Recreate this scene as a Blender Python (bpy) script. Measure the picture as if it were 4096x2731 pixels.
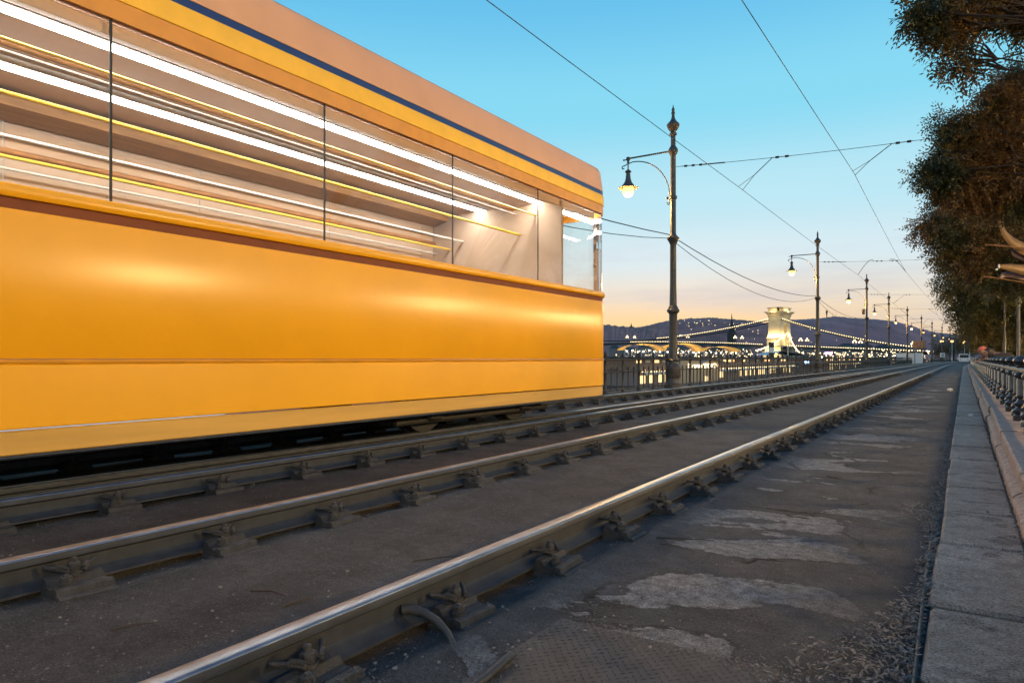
import bpy, math, random
import numpy as np
from mathutils import Vector, Matrix, noise
PI = math.pi
random.seed(7)
scene = bpy.context.scene
for o in list(bpy.data.objects): bpy.data.objects.remove(o)

# ------------------------------------------------------------------ camera
TH = math.radians(33.52); SN, CS = math.sin(TH), math.cos(TH)
RT = 0.16                      # rail top
CZ = RT + 0.805                # camera height
F = 4096*24/36.0
HOR = 1433.0
cd = bpy.data.cameras.new("camera"); cam = bpy.data.objects.new("camera", cd)
scene.collection.objects.link(cam)
cam.location = (0, 0, CZ); cam.rotation_euler = (PI/2, 0, TH)
cd.lens = 24; cd.sensor_width = 36; cd.clip_end = 20000; cd.clip_start = 0.05
cd.shift_y = (HOR-1365.5)/4096
scene.camera = cam
def W(px, py, Z):
    "world point seen at photo pixel (4096 wide) at depth Z - used while laying out far things"
    xc = (px-2048)/F*Z
    return Vector((xc*CS - Z*SN, xc*SN + Z*CS, CZ + (HOR-py)/F*Z))

# ------------------------------------------------------------------ world: dusk sky
def srgb(r, g, b):
    f = lambda c: (c/255/12.92) if c/255 <= .04045 else ((c/255+.055)/1.055)**2.4
    return (f(r), f(g), f(b), 1)
world = bpy.data.worlds.new("World"); scene.world = world; world.use_nodes = True
nt = world.node_tree; nt.nodes.clear()
N = nt.nodes.new; L = nt.links.new
wo = N('ShaderNodeOutputWorld'); bg = N('ShaderNodeBackground'); L(bg.outputs[0], wo.inputs[0])
tc = N('ShaderNodeTexCoord'); sep = N('ShaderNodeSeparateXYZ'); L(tc.outputs['Generated'], sep.inputs[0])
ramp = N('ShaderNodeValToRGB'); L(sep.outputs['Z'], ramp.inputs[0])
cr = ramp.color_ramp; cr.interpolation = 'EASE'
stops = [(0.0, (238,218,194)), (0.045, (238,230,216)), (0.085, (228,235,237)), (0.14, (216,238,247)),
         (0.22, (188,235,250)), (0.34, (138,222,249)), (0.48, (104,196,242)), (0.75, (78,140,205)), (1.0, (64,112,180))]
while len(cr.elements) < len(stops): cr.elements.new(0.5)
for e, (p, c) in zip(cr.elements, stops): e.position = p; e.color = srgb(*c)
# warm after-glow where the sun went down behind the hills
glowdir = (W(2750, 1400, 1000) - Vector((0, 0, CZ))).normalized()
dot = N('ShaderNodeVectorMath'); dot.operation = 'DOT_PRODUCT'; L(tc.outputs['Generated'], dot.inputs[0]); dot.inputs[1].default_value = glowdir
mr = N('ShaderNodeMapRange'); mr.interpolation_type = 'SMOOTHSTEP'; L(dot.outputs['Value'], mr.inputs[0]); mr.inputs[1].default_value = .86; mr.inputs[2].default_value = 1.0
mr2 = N('ShaderNodeMapRange'); mr2.interpolation_type = 'SMOOTHSTEP'; L(sep.outputs['Z'], mr2.inputs[0]); mr2.inputs[1].default_value = .15; mr2.inputs[2].default_value = 0.0
mul = N('ShaderNodeMath'); mul.operation = 'MULTIPLY'; L(mr.outputs[0], mul.inputs[0]); L(mr2.outputs[0], mul.inputs[1])
mixg = N('ShaderNodeMixRGB'); L(mul.outputs[0], mixg.inputs[0]); L(ramp.outputs[0], mixg.inputs[1]); mixg.inputs[2].default_value = srgb(253, 210, 140)
# thin streaky clouds low over the hills
mp = N('ShaderNodeMapping'); L(tc.outputs['Generated'], mp.inputs[0]); mp.inputs['Scale'].default_value = (2.2, 2.2, 16)
nz = N('ShaderNodeTexNoise'); L(mp.outputs[0], nz.inputs[0]); nz.inputs['Scale'].default_value = 1.6; nz.inputs['Detail'].default_value = 6; nz.inputs['Roughness'].default_value = .55
cm = N('ShaderNodeMapRange'); L(nz.outputs[0], cm.inputs[0]); cm.inputs[1].default_value = .46; cm.inputs[2].default_value = .68; cm.inputs[3].default_value = 0; cm.inputs[4].default_value = .6
ce = N('ShaderNodeMapRange'); ce.interpolation_type = 'SMOOTHSTEP'; L(sep.outputs['Z'], ce.inputs[0]); ce.inputs[1].default_value = .22; ce.inputs[2].default_value = .07
cmul = N('ShaderNodeMath'); cmul.operation = 'MULTIPLY'; L(cm.outputs[0], cmul.inputs[0]); L(ce.outputs[0], cmul.inputs[1])
mixc = N('ShaderNodeMixRGB'); L(cmul.outputs[0], mixc.inputs[0]); L(mixg.outputs[0], mixc.inputs[1]); mixc.inputs[2].default_value = srgb(198, 202, 214)
sky = N('ShaderNodeTexSky'); sky.sky_type = 'NISHITA'; sky.sun_disc = False
sky.sun_elevation = math.radians(2.0); SUN_AZ = math.atan2(glowdir.x, glowdir.y); sky.sun_rotation = SUN_AZ
sm = N('ShaderNodeMixRGB'); sm.blend_type = 'MULTIPLY'; sm.inputs[0].default_value = 1; L(sky.outputs[0], sm.inputs[1]); sm.inputs[2].default_value = (.1, .1, .1, 1)
fin = N('ShaderNodeMixRGB'); fin.inputs[0].default_value = .05; L(mixc.outputs[0], fin.inputs[1]); L(sm.outputs[0], fin.inputs[2])
L(fin.outputs[0], bg.inputs[0]); bg.inputs[1].default_value = 1.0

sl = bpy.data.lights.new("sun", 'SUN'); sun = bpy.data.objects.new("sun", sl); scene.collection.objects.link(sun)
sl.energy = .25; sl.angle = math.radians(10); sl.color = (1, .72, .45)
sun.rotation_euler = (math.radians(86), 0, PI - SUN_AZ)
sun.rotation_euler = Vector((-math.sin(SUN_AZ), -math.cos(SUN_AZ), -.05)).to_track_quat('-Z', 'Y').to_euler()
scene.view_settings.view_transform = 'Standard'; scene.view_settings.look = 'None'
scene.view_settings.exposure = 0; scene.view_settings.gamma = 1
scene.cycles.use_denoising = True
try: scene.cycles.denoiser = 'OPENIMAGEDENOISE'
except Exception: pass
scene.cycles.sample_clamp_indirect = 4
scene.cycles.max_bounces = 6; scene.cycles.transparent_max_bounces = 24
scene.cycles.caustics_reflective = False; scene.cycles.caustics_refractive = False

# ------------------------------------------------------------------ helpers
WLOC = {}
def link(o): scene.collection.objects.link(o); return o
def tag(o, label=None, cat=None, group=None, kind=None):
    if label: o['label'] = label
    if cat: o['category'] = cat
    if group: o['group'] = group
    if kind: o['kind'] = kind
    return o
def thing(name, loc, label, cat, group=None):
    o = bpy.data.objects.new(name, None); link(o); o.location = loc; o.empty_display_size = .1
    WLOC[o.name] = Vector(loc); return tag(o, label, cat, group)
class MB:
    def __init__(s): s.v = []; s.f = []
    def add(s, vs, fs):
        b = len(s.v); s.v += [tuple(v) for v in vs]; s.f += [tuple(i+b for i in f) for f in fs]; return s
    def box(s, x0, x1, y0, y1, z0, z1):
        return s.add([(x0,y0,z0),(x1,y0,z0),(x1,y1,z0),(x0,y1,z0),(x0,y0,z1),(x1,y0,z1),(x1,y1,z1),(x0,y1,z1)],
                     [(0,3,2,1),(4,5,6,7),(0,1,5,4),(1,2,6,5),(2,3,7,6),(3,0,4,7)])
    def bbox(s, c, d, b=.01, rot=0):
        "chamfered box, centre c, size d"
        hx, hy, hz = d[0]/2, d[1]/2, d[2]/2; b = min(b, hx*.9, hy*.9, hz*.9); R = Matrix.Rotation(rot, 3, 'Z')
        def ring(x, y, z, k): return [(x-k,y,z),(-x+k,y,z),(-x,y-k,z),(-x,-y+k,z),(-x+k,-y,z),(x-k,-y,z),(x,-y+k,z),(x,y-k,z)]
        vs = ring(hx-b,hy-b,-hz,b*.3)+ring(hx,hy,-hz+b,b)+ring(hx,hy,hz-b,b)+ring(hx-b,hy-b,hz,b*.3)
        fs = [(7,6,5,4,3,2,1,0)][::-1] and [tuple(range(7,-1,-1))]
        for k in range(3):
            for i in range(8): j = (i+1)%8; fs.append((k*8+i, k*8+j, k*8+8+j, k*8+8+i))
        fs.append(tuple(range(24,32)))
        return s.add([tuple(R@Vector(v)+Vector(c)) for v in vs], fs)
    def tube(s, pts, r, n=8, caps=True):
        pts = [Vector(p) for p in pts]; m = len(pts); rr = r if isinstance(r, (list, tuple)) else [r]*m
        up = Vector((0,0,1)); vs = []; pu = None
        for i, p in enumerate(pts):
            d = (pts[min(i+1,m-1)] - pts[max(i-1,0)])
            d = d.normalized() if d.length > 1e-9 else Vector((0,0,1))
            if pu is None: pu = d.cross(up if abs(d.z) < .95 else Vector((1,0,0))).normalized()
            u = (pu - d*pu.dot(d)); u = u.normalized() if u.length > 1e-6 else d.orthogonal().normalized(); pu = u
            w = d.cross(u)
            for k in range(n):
                a = 2*PI*k/n; vs.append(p + (u*math.cos(a)+w*math.sin(a))*rr[i])
        fs = []
        for i in range(m-1):
            for k in range(n):
                l = (k+1)%n; fs.append((i*n+k, i*n+l, (i+1)*n+l, (i+1)*n+k))
        if caps: fs.append(tuple(range(n-1,-1,-1))); fs.append(tuple(range((m-1)*n, m*n)))
        return s.add(vs, fs)
    def lathe(s, prof, c=(0,0,0), n=20):
        c = Vector(c); vs = []; fs = []; m = len(prof)
        for r, z in prof:
            for k in range(n): a = 2*PI*k/n; vs.append(c+Vector((max(r,1e-4)*math.cos(a), max(r,1e-4)*math.sin(a), z)))
        for i in range(m-1):
            for k in range(n): l=(k+1)%n; fs.append((i*n+k, i*n+l, (i+1)*n+l, (i+1)*n+k))
        fs.append(tuple(range(n-1,-1,-1))); fs.append(tuple(range((m-1)*n, m*n)))
        return s.add(vs, fs)
    def ball(s, c, r, n=10, m=7, sc=(1,1,1)):
        c = Vector(c); vs = []; fs = []
        for i in range(m+1):
            ph = -PI/2 + PI*i/m
            for k in range(n):
                a = 2*PI*k/n
                vs.append(c+Vector((math.cos(ph)*math.cos(a)*r*sc[0]+1e-6*k, math.cos(ph)*math.sin(a)*r*sc[1], math.sin(ph)*r*sc[2])))
        for i in range(m):
            for k in range(n): l=(k+1)%n; fs.append((i*n+k, i*n+l, (i+1)*n+l, (i+1)*n+k))
        return s.add(vs, fs)
    def sweep(s, prof, path, closed_prof=True, caps=True):
        "prof: list of (side offset, z); path: list of ((x,y), (nx,ny))"
        n = len(prof); vs = []; fs = []
        for (x, y), (nx, ny) in path:
            for o, z in prof: vs.append((x+nx*o, y+ny*o, z))
        for i in range(len(path)-1):
            for k in range(n if closed_prof else n-1):
                l=(k+1)%n; fs.append((i*n+k, (i+1)*n+k, (i+1)*n+l, i*n+l))
        if caps and closed_prof: fs.append(tuple(range(n))); fs.append(tuple(range(len(vs)-1, len(vs)-n-1, -1)))
        return s.add(vs, fs)
    def build(s, name, m, parent=None, smooth=None, origin=None):
        off = WLOC.get(parent.name, Vector((0,0,0))) if parent else Vector(origin or (0,0,0))
        me = bpy.data.meshes.new(name); me.from_pydata([(v[0]-off[0], v[1]-off[1], v[2]-off[2]) for v in s.v], [], s.f)
        me.materials.append(m); me.update()
        import bmesh
        bm = bmesh.new(); bm.from_mesh(me); bmesh.ops.recalc_face_normals(bm, faces=bm.faces); bm.to_mesh(me); bm.free()
        if smooth:
            me.polygons.foreach_set('use_smooth', [True]*len(me.polygons)); me.set_sharp_from_angle(angle=math.radians(smooth))
        o = bpy.data.objects.new(name, me); link(o)
        if parent: o.parent = parent; WLOC[o.name] = off
        else: o.location = off; WLOC[o.name] = Vector(off)
        return o
def children(o): return [c for c in bpy.data.objects if c.parent == o]
def copy_tree(o, loc=None, parent=None, kids=None):
    c = o.copy(); link(c)
    if loc is not None: c.location = loc
    if parent: c.parent = parent
    WLOC[c.name] = Vector(c.location) if not parent else WLOC.get(parent.name, Vector((0,0,0)))
    for ch in (kids[o.name] if kids else list(o.children)): copy_tree(ch, None, c, kids)
    return c
def curve(t): return max(0.0, t-80)**2/4300.0      # the line bends gently to the right far ahead

# ------------------------------------------------------------------ materials
def mat(name, col, rough=.6, metal=0, var=.25, scale=6, bump=0, bscale=60, col2=None, spec=.5, coat=0, emis=None, estr=0, stretch=None, detail=5):
    m = bpy.data.materials.new(name); m.use_nodes = True; t = m.node_tree; b = t.nodes['Principled BSDF']; lk = t.links.new
    b.inputs['Roughness'].default_value = rough; b.inputs['Metallic'].default_value = metal
    b.inputs['Specular IOR Level'].default_value = spec; b.inputs['Coat Weight'].default_value = coat; b.inputs['Coat Roughness'].default_value = .12
    co = t.nodes.new('ShaderNodeTexCoord'); src = co.outputs['Object']
    if stretch:
        mpn = t.nodes.new('ShaderNodeMapping'); mpn.inputs['Scale'].default_value = stretch; lk(src, mpn.inputs[0]); src = mpn.outputs[0]
    n = t.nodes.new('ShaderNodeTexNoise'); n.inputs['Scale'].default_value = scale; n.inputs['Detail'].default_value = detail; lk(src, n.inputs[0])
    r = t.nodes.new('ShaderNodeMapRange'); r.inputs[1].default_value = .3; r.inputs[2].default_value = .7; lk(n.outputs[0], r.inputs[0])
    mx = t.nodes.new('ShaderNodeMixRGB'); lk(r.outputs[0], mx.inputs[0])
    a = tuple(c*(1-var) for c in col); c2 = col2 or tuple(min(1, c*(1+var)) for c in col)
    mx.inputs[1].default_value = (*a, 1); mx.inputs[2].default_value = (*c2, 1); lk(mx.outputs[0], b.inputs['Base Color'])
    if bump:
        n2 = t.nodes.new('ShaderNodeTexNoise'); n2.inputs['Scale'].default_value = bscale; n2.inputs['Detail'].default_value = 6; lk(src, n2.inputs[0])
        bp = t.nodes.new('ShaderNodeBump'); bp.inputs['Strength'].default_value = bump; bp.inputs['Distance'].default_value = .02
        lk(n2.outputs[0], bp.inputs['Height']); lk(bp.outputs[0], b.inputs['Normal'])
    if emis:
        b.inputs['Emission Color'].default_value = (*emis, 1); b.inputs['Emission Strength'].default_value = estr
    return m
def emit(name, col, strength, sampled=False):
    m = mat(name, (.8,.8,.8), .4, emis=col, estr=strength)
    m.cycles.emission_sampling = 'AUTO' if sampled else 'NONE'
    return m
M = {}
M['yellow'] = mat('yellow paint', (.93,.42,.01), .27, coat=.0, var=.05, scale=1.2, bump=.05, bscale=2.2)
M['brightyellow'] = mat('bright yellow paint', (.95,.52,.02), .45, var=.05)
M['railbrown'] = mat('brown handrail', (.3,.14,.04), .5)
M['orange'] = mat('orange paint', (.74,.3,.02), .4, coat=.2, var=.08)
M['skirt'] = mat('dusty skirt paint', (.62,.34,.06), .5, coat=.2, var=.12, scale=3, stretch=(1,.2,3))
M['sill'] = mat('brown sill paint', (.2,.045,.006), .7, var=.1)
M['blue'] = mat('blue stripe paint', (.02,.04,.16), .35, var=.1)
M['peach'] = mat('sky tinted roof', (.72,.38,.2), .5, var=.06, scale=2)  # pinkish sky reflection is put into the roof colour
M['under'] = mat('underframe black', (.012,.011,.01), .7, bump=.2)
M['cream'] = mat('cream lining', (.72,.5,.34), .5, var=.06, scale=2)
M['wood'] = mat('brown panel', (.34,.17,.05), .45, var=.2, stretch=(4,.4,4))
M['rubber'] = mat('black rubber', (.02,.018,.016), .6)
M['handrail'] = mat('yellow handrail', (.85,.6,.05), .3, coat=.4, var=.05)
M['steel'] = mat('rail steel', (.024,.029,.038), .62, metal=.15, var=.3, scale=14, bump=.12, bscale=160)
M['shine'] = mat('polished rail head', (.17,.195,.235), .36, metal=.75, var=.25, scale=9)
M['iron'] = mat('rusty iron', (.042,.041,.041), .75, metal=.2, var=.4, scale=25, bump=.5, bscale=140)
M['post'] = mat('dark green iron paint', (.06,.05,.042), .45, var=.3, scale=10, bump=.15, coat=.1)
M['fence'] = mat('fence iron paint', (.035,.03,.026), .55, var=.3, scale=12, bump=.2)
M['rail_iron'] = mat('grey iron paint', (.022,.022,.024), .35, var=.35, scale=18, bump=.2, coat=.15)
M['wire'] = mat('wire', (.03,.03,.035), .5, metal=.5)
M['insul'] = mat('insulator', (.05,.03,.025), .4)
M['granite'] = mat('pink granite', (.3,.22,.18), .75, var=.4, scale=22, bump=.35, bscale=70)
M['tower'] = mat('pale limestone', (.5,.42,.3), .8, var=.15, scale=.4, bump=.1)
M['bark'] = mat('bark', (.022,.015,.01), .85, bump=.6, bscale=20, var=.4)
M['globe'] = emit('lamp globe', (1,.54,.11), 2.3)
M['parkglobe'] = emit('park lamp globe', (1,.63,.25), 860, True)
M['bulb'] = emit('string bulb', (1,.74,.34), 5)
M['warmwin'] = emit('lit window', (1,.66,.22), 1.5)
M['whitelight'] = emit('white lamp', (1,.93,.75), 8)
M['tubelight'] = emit('ceiling tube', (1,.95,.88), 34, True)
M['purple'] = emit('purple neon', (.75,.12,1), 7)
M['green'] = emit('green lamp', (.1,1,.3), 5)
M['bluelight'] = emit('blue lamp', (.4,.6,1), 5)
M['redlamp'] = emit('red lamp', (1,.08,.04), 3)
M['canvas'] = mat('white canvas', (.7,.66,.6), .8, var=.08, scale=3, bump=.05)
M['white'] = mat('white paint', (.7,.69,.66), .5, var=.08)
M['black'] = mat('black paint', (.02,.02,.02), .5)
M['pavwall'] = mat('beige wall', (.42,.33,.22), .8, var=.1)
M['whitesign'] = emit('lit letters', (1,.9,.6), 5)
M['farcanvas'] = mat('grey canvas', (.4,.38,.38), .8)
M['pinkpetal'] = mat('pale petal', (.16,.11,.12), .5)
M['grit'] = mat('grit', (.12,.11,.102), .85, var=.6, scale=60)
M['infill'] = mat('beige blind', (.47,.36,.27), .8, var=.08, scale=2)
M['skin'] = mat('skin', (.34,.18,.115), .55, var=.08)
M['hair'] = mat('dark hair', (.02,.013,.01), .6, bump=.3, bscale=80)
M['redcap'] = mat('red cap cloth', (.5,.12,.08), .8, bump=.1)
M['darkcloth'] = mat('dark cloth', (.02,.016,.018), .85, bump=.1)
M['browncloth'] = mat('maroon cloth', (.09,.03,.028), .85, bump=.1)
M['paper'] = mat('paper', (.7,.7,.68), .8, bump=.2)
M['stone'] = mat('pale stone', (.22,.2,.17), .8, var=.3, scale=30, bump=.3)
M['twig'] = mat('twig', (.05,.038,.028), .8, bump=.4)
M['cable'] = mat('cable sheath', (.04,.038,.036), .55, bump=.2)
M['brownboard'] = mat('brown board', (.3,.14,.06), .6)
M['palemark'] = mat('pale mark', (.5,.33,.2), .6)
M['bronze'] = mat('bronze petal', (.1,.055,.018), .5, metal=.3, var=.2, scale=4)
M['brass'] = mat('brass rod', (.26,.13,.035), .4, metal=.4)
M['wall'] = mat('dim plaster', (.26,.19,.17), .85, var=.2, scale=.2)
M['roof'] = mat('dark roof', (.06,.045,.045), .8)
M['hull'] = mat('dark hull', (.05,.04,.04), .5)
M['boatbrown'] = mat('brown boat side', (.24,.13,.07), .6, var=.4, scale=3)

def glass(name, tint=(1,.98,.95), refl=.9):
    m = bpy.data.materials.new(name); m.use_nodes = True; t = m.node_tree; t.nodes.clear()
    o = t.nodes.new('ShaderNodeOutputMaterial'); mx = t.nodes.new('ShaderNodeMixShader'); tr = t.nodes.new('ShaderNodeBsdfTransparent'); gl = t.nodes.new('ShaderNodeBsdfGlossy')
    fr = t.nodes.new('ShaderNodeFresnel'); fr.inputs[0].default_value = 1.45
    tr.inputs[0].default_value = (*tint, 1); gl.inputs['Roughness'].default_value = .03; gl.inputs[0].default_value = (refl, refl, refl, 1)
    t.links.new(fr.outputs[0], mx.inputs[0]); t.links.new(tr.outputs[0], mx.inputs[1]); t.links.new(gl.outputs[0], mx.inputs[2]); t.links.new(mx.outputs[0], o.inputs[0])
    return m
M['glass'] = glass('window glass')

def leafmat(name, c1, c2):
    m = bpy.data.materials.new(name); m.use_nodes = True; t = m.node_tree; t.nodes.clear(); lk = t.links.new
    o = t.nodes.new('ShaderNodeOutputMaterial'); mx = t.nodes.new('ShaderNodeMixShader'); mx.inputs[0].default_value = .3
    d = t.nodes.new('ShaderNodeBsdfPrincipled'); d.inputs['Roughness'].default_value = .5; tl = t.nodes.new('ShaderNodeBsdfTranslucent')
    co = t.nodes.new('ShaderNodeTexCoord'); n = t.nodes.new('ShaderNodeTexNoise'); n.inputs['Scale'].default_value = 3.5; n.inputs['Detail'].default_value = 8; n.inputs['Roughness'].default_value = .8
    lk(co.outputs['Object'], n.inputs[0]); r = t.nodes.new('ShaderNodeMapRange'); r.inputs[1].default_value = .35; r.inputs[2].default_value = .65; lk(n.outputs[0], r.inputs[0])
    c = t.nodes.new('ShaderNodeMixRGB'); c.inputs[1].default_value = (*c1, 1); c.inputs[2].default_value = (*c2, 1); lk(r.outputs[0], c.inputs[0])
    n3 = t.nodes.new('ShaderNodeTexNoise'); n3.inputs['Scale'].default_value = .9; n3.inputs['Detail'].default_value = 3; lk(co.outputs['Object'], n3.inputs[0]); r3 = t.nodes.new('ShaderNodeMapRange'); r3.inputs[1].default_value = .42; r3.inputs[2].default_value = .62; lk(n3.outputs[0], r3.inputs[0]); c3 = t.nodes.new('ShaderNodeMixRGB'); lk(r3.outputs[0], c3.inputs[0]); lk(c.outputs[0], c3.inputs[1]); c3.inputs[2].default_value = (.045,.05,.012,1); c = c3; lk(c.outputs[0], d.inputs['Base Color']); lk(c.outputs[0], tl.inputs[0]); lk(d.outputs[0], mx.inputs[1]); lk(tl.outputs[0], mx.inputs[2]); lk(mx.outputs[0], o.inputs[0])
    return m
M['leaf'] = leafmat('lamp tinted leaf', (.045,.028,.009), (.24,.12,.03))  # orange of the lamplight is put into the leaf colour
M['leafgreen'] = leafmat('green leaf', (.04,.034,.008), (.19,.13,.022))
M['litter'] = mat('dry leaf litter', (.04,.035,.03), .7, var=.7, scale=60, col2=(.23,.205,.175))
M['hillwood'] = mat('wooded hillside', (.48,.155,.12), .9, var=.35, scale=.012, bump=.0, detail=9)  # reddish lift in the base colour stands in for evening haze
M['farwood'] = mat('far hillside', (.48,.18,.16), .95, var=.25, scale=.008, detail=9)  # haze lift put into this colour too, slightly bluer

# ground asphalt: worn patches, cracks, grit
def groundmat(name, slab=False):
    m = bpy.data.materials.new(name); m.use_nodes = True; t = m.node_tree; b = t.nodes['Principled BSDF']; lk = t.links.new; nn = t.nodes.new
    co = nn('ShaderNodeTexCoord'); P = co.outputs['Object']
    def noise_(scale, detail=6, rough=.55, dist=0, vec=None):
        n = nn('ShaderNodeTexNoise'); n.inputs['Scale'].default_value = scale; n.inputs['Detail'].default_value = detail; n.inputs['Roughness'].default_value = rough; n.inputs['Distortion'].default_value = dist
        lk(vec or P, n.inputs[0]); return n.outputs[0]
    def rng(v, a, c, x=0, y=1):
        r = nn('ShaderNodeMapRange'); r.inputs[1].default_value = a; r.inputs[2].default_value = c; r.inputs[3].default_value = x; r.inputs[4].default_value = y; lk(v, r.inputs[0]); return r.outputs[0]
    def mix(f, a, c, mode='MIX'):
        x = nn('ShaderNodeMixRGB'); x.blend_type = mode
        if isinstance(f, (int, float)): x.inputs[0].default_value = f
        else: lk(f, x.inputs[0])
        for i, q in ((1, a), (2, c)):
            if isinstance(q, tuple): x.inputs[i].default_value = (*q, 1)
            else: lk(q, x.inputs[i])
        return x.outputs[0]
    def math_(op, a, c):
        x = nn('ShaderNodeMath'); x.operation = op
        for i, q in ((0, a), (1, c)):
            if isinstance(q, (int, float)): x.inputs[i].default_value = q
            else: lk(q, x.inputs[i])
        return x.outputs[0]
    sp = nn('ShaderNodeSeparateXYZ'); lk(P, sp.inputs[0])
    mp = nn('ShaderNodeMapping'); mp.inputs['Scale'].default_value = (.8, 1.25, 1); lk(P, mp.inputs[0])
    big = noise_(.55, 3); mid = noise_(3.2, 8, .65); med = noise_(17, 7, .7); fine = noise_(85, 4, .8); grit = noise_(130, 4, .9)
    if slab: base = mix(rng(mid, .3, .7), (.31,.26,.205), (.52,.45,.37))
    else: base = mix(rng(mid, .3, .7), (.044,.0455,.048), (.09,.093,.098))
    base = mix(rng(big, .35, .65), base, mix(1, base, (.68,.68,.68), 'MULTIPLY'))
    # east of the near rail: pale worn asphalt shows where the dark top coat has gone
    side = math_('MULTIPLY', rng(sp.outputs[0], -1.45, -1.2), rng(sp.outputs[0], -.2, -.75))
    rag = math_('ADD', noise_(1.15, 4, .5, .9, mp.outputs[0]), math_('MULTIPLY', math_('SUBTRACT', med, .5), .11))
    if slab:
        pm2 = math_('MULTIPLY', rng(math_('ADD', mid, math_('MULTIPLY', math_('SUBTRACT', fine, .5), .25)), .56, .62), .55); col = mix(pm2, base, (.07,.058,.05)); crack = math_('MULTIPLY', pm2, .3)
    else:
        pm = rng(rag, .551, .565); pm2 = math_('MULTIPLY', pm, side)
        pale = mix(rng(med, .35, .65), (.115,.117,.12), (.225,.228,.232))
        col = mix(math_('MULTIPLY', pm2, rng(fine, .25, .5)), base, pale)
        edge = math_('MULTIPLY', math_('MULTIPLY', rng(rag, .527, .541), rng(rag, .56, .546)), math_('MULTIPLY', side, rng(big, .42, .56)))
        col = mix(math_('MULTIPLY', edge, .85), col, (.012,.01,.009))
        vo = nn('ShaderNodeTexVoronoi'); vo.feature = 'DISTANCE_TO_EDGE'; vo.inputs['Scale'].default_value = 1.1
        wp = nn('ShaderNodeMixRGB'); wp.inputs[0].default_value = .3; lk(P, wp.inputs[1]); nw = nn('ShaderNodeTexNoise'); nw.inputs['Scale'].default_value = 2.2; nw.inputs['Detail'].default_value = 8; nw.inputs['Roughness'].default_value = .65; lk(P, nw.inputs[0]); lk(nw.outputs[1], wp.inputs[2]); lk(wp.outputs[0], vo.inputs[0])
        crack = math_('MULTIPLY', math_('MULTIPLY', rng(vo.outputs['Distance'], .016, .005), rng(noise_(1.7, 2), .5, .56)), side)
        col = mix(crack, col, (.009,.008,.007))
    col = mix(rng(med, .28, .72), mix(1, col, (.7,.7,.7), 'MULTIPLY'), mix(1, col, (1.22,1.22,1.22), 'MULTIPLY'))
    col = mix(rng(grit, .36, .64), mix(1, col, (.38,.38,.38), 'MULTIPLY'), mix(1, col, (1.65,1.65,1.65), 'MULTIPLY'))
    for sc, thr, cc in ((38, .16, (.016,.014,.012)), (55, .12, (.3,.27,.23))):
        sp2 = nn('ShaderNodeTexVoronoi'); sp2.inputs['Scale'].default_value = sc; lk(P, sp2.inputs[0])
        col = mix(math_('MULTIPLY', rng(sp2.outputs['Distance'], thr, thr*.6), rng(noise_(4+sc*.02), .5, .6)), col, cc)
    lk(col, b.inputs['Base Color']); b.inputs['Roughness'].default_value = .85; b.inputs['Specular IOR Level'].default_value = .22
    h = math_('ADD', math_('MULTIPLY', pm2, -.35), math_('ADD', math_('MULTIPLY', grit, .3), math_('ADD', math_('MULTIPLY', fine, .5), math_('ADD', math_('MULTIPLY', med, .6), math_('MULTIPLY', crack, -1.2)))))
    bp = nn('ShaderNodeBump'); bp.inputs['Strength'].default_value = .9; bp.inputs['Distance'].default_value = .018; lk(h, bp.inputs['Height']); lk(bp.outputs[0], b.inputs['Normal'])
    return m
M['ground'] = groundmat('worn asphalt'); M['concrete'] = groundmat('stained concrete', True)
M['pavement'] = mat('dark paving', (.06,.055,.05), .8, var=.3, scale=3, bump=.3)
M['plate'] = mat('tread plate steel', (.062,.054,.048), .75, metal=.1, var=.25, scale=9, bump=.15)

# water
def watermat():
    m = mat('river water', (.02,.025,.04), .08, bump=.35, bscale=.25, var=.2, scale=.05); return m
M['water'] = watermat()

# ------------------------------------------------------------------ setting
RAILS = [1.68, 3.185, 4.57, 4.98, 6.52]
def gz(x, y):
    if -8.3 < x < -.16 and -1 < y < 40:
        v = noise.noise(Vector((x*1.3, y*1.1, 0)))*.012 + noise.noise(Vector((x*5, y*4, 3)))*.006
        for l in RAILS:
            d = abs(x+l)
            if d < .16: v -= .022*(1-(d/.16)**2)*(.6+.7*noise.noise(Vector((l, y*2.2, 1))))
            elif d < .4: v += .012*(1-abs(d-.27)/.13)
        k = max(0, min(1, (-.16-x)/.3)); return v*k*min(1, (y+1)/1.5)
    return 0.0
def sheet(name, xs, ys, m, z=lambda x, y: 0, bend=False):
    vs = [(x + (curve(y) if bend else 0), y, z(x, y)) for y in ys for x in xs]; nx = len(xs)
    fs = [(j*nx+i, j*nx+i+1, (j+1)*nx+i+1, (j+1)*nx+i) for j in range(len(ys)-1) for i in range(nx-1)]
    b = MB(); b.add(vs, fs); return tag(b.build(name, m, smooth=60), kind='structure')
def frange(a, b, s):
    r = []; x = a
    while x < b-1e-6: r.append(x); x += s
    return r+[b]
xs = frange(-8.7, -7, .35)+frange(-6.9, -.12, .055)+[0, .6, 3, 8, 20, 60, 200, 700]
ys = [-60, -20, -6]+frange(-1, 7, .055)+frange(7.2, 16, .18)+frange(16.6, 40, .6)+frange(42, 120, 6)+frange(130, 400, 15)+[500, 800, 1500, 4000]
sheet('ground', xs, ys, M['ground'], gz, True)
sheet('lower_quay', [-27, -8.72], frange(-60, 460, 10), M['concrete'], lambda x, y: -2.4, True)
sheet('quay_wall', [-8.72, -8.71], [0, 1], M['concrete'])
b = MB()
for i, y in enumerate(frange(-60, 460, 10)): b.add([(-8.71+curve(y), y, -2.4), (-8.71+curve(y), y, -.002)], [])
n_ = len(b.v)//2; b.f = [(2*i, 2*i+2, 2*i+3, 2*i+1) for i in range(n_-1)]
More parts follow.
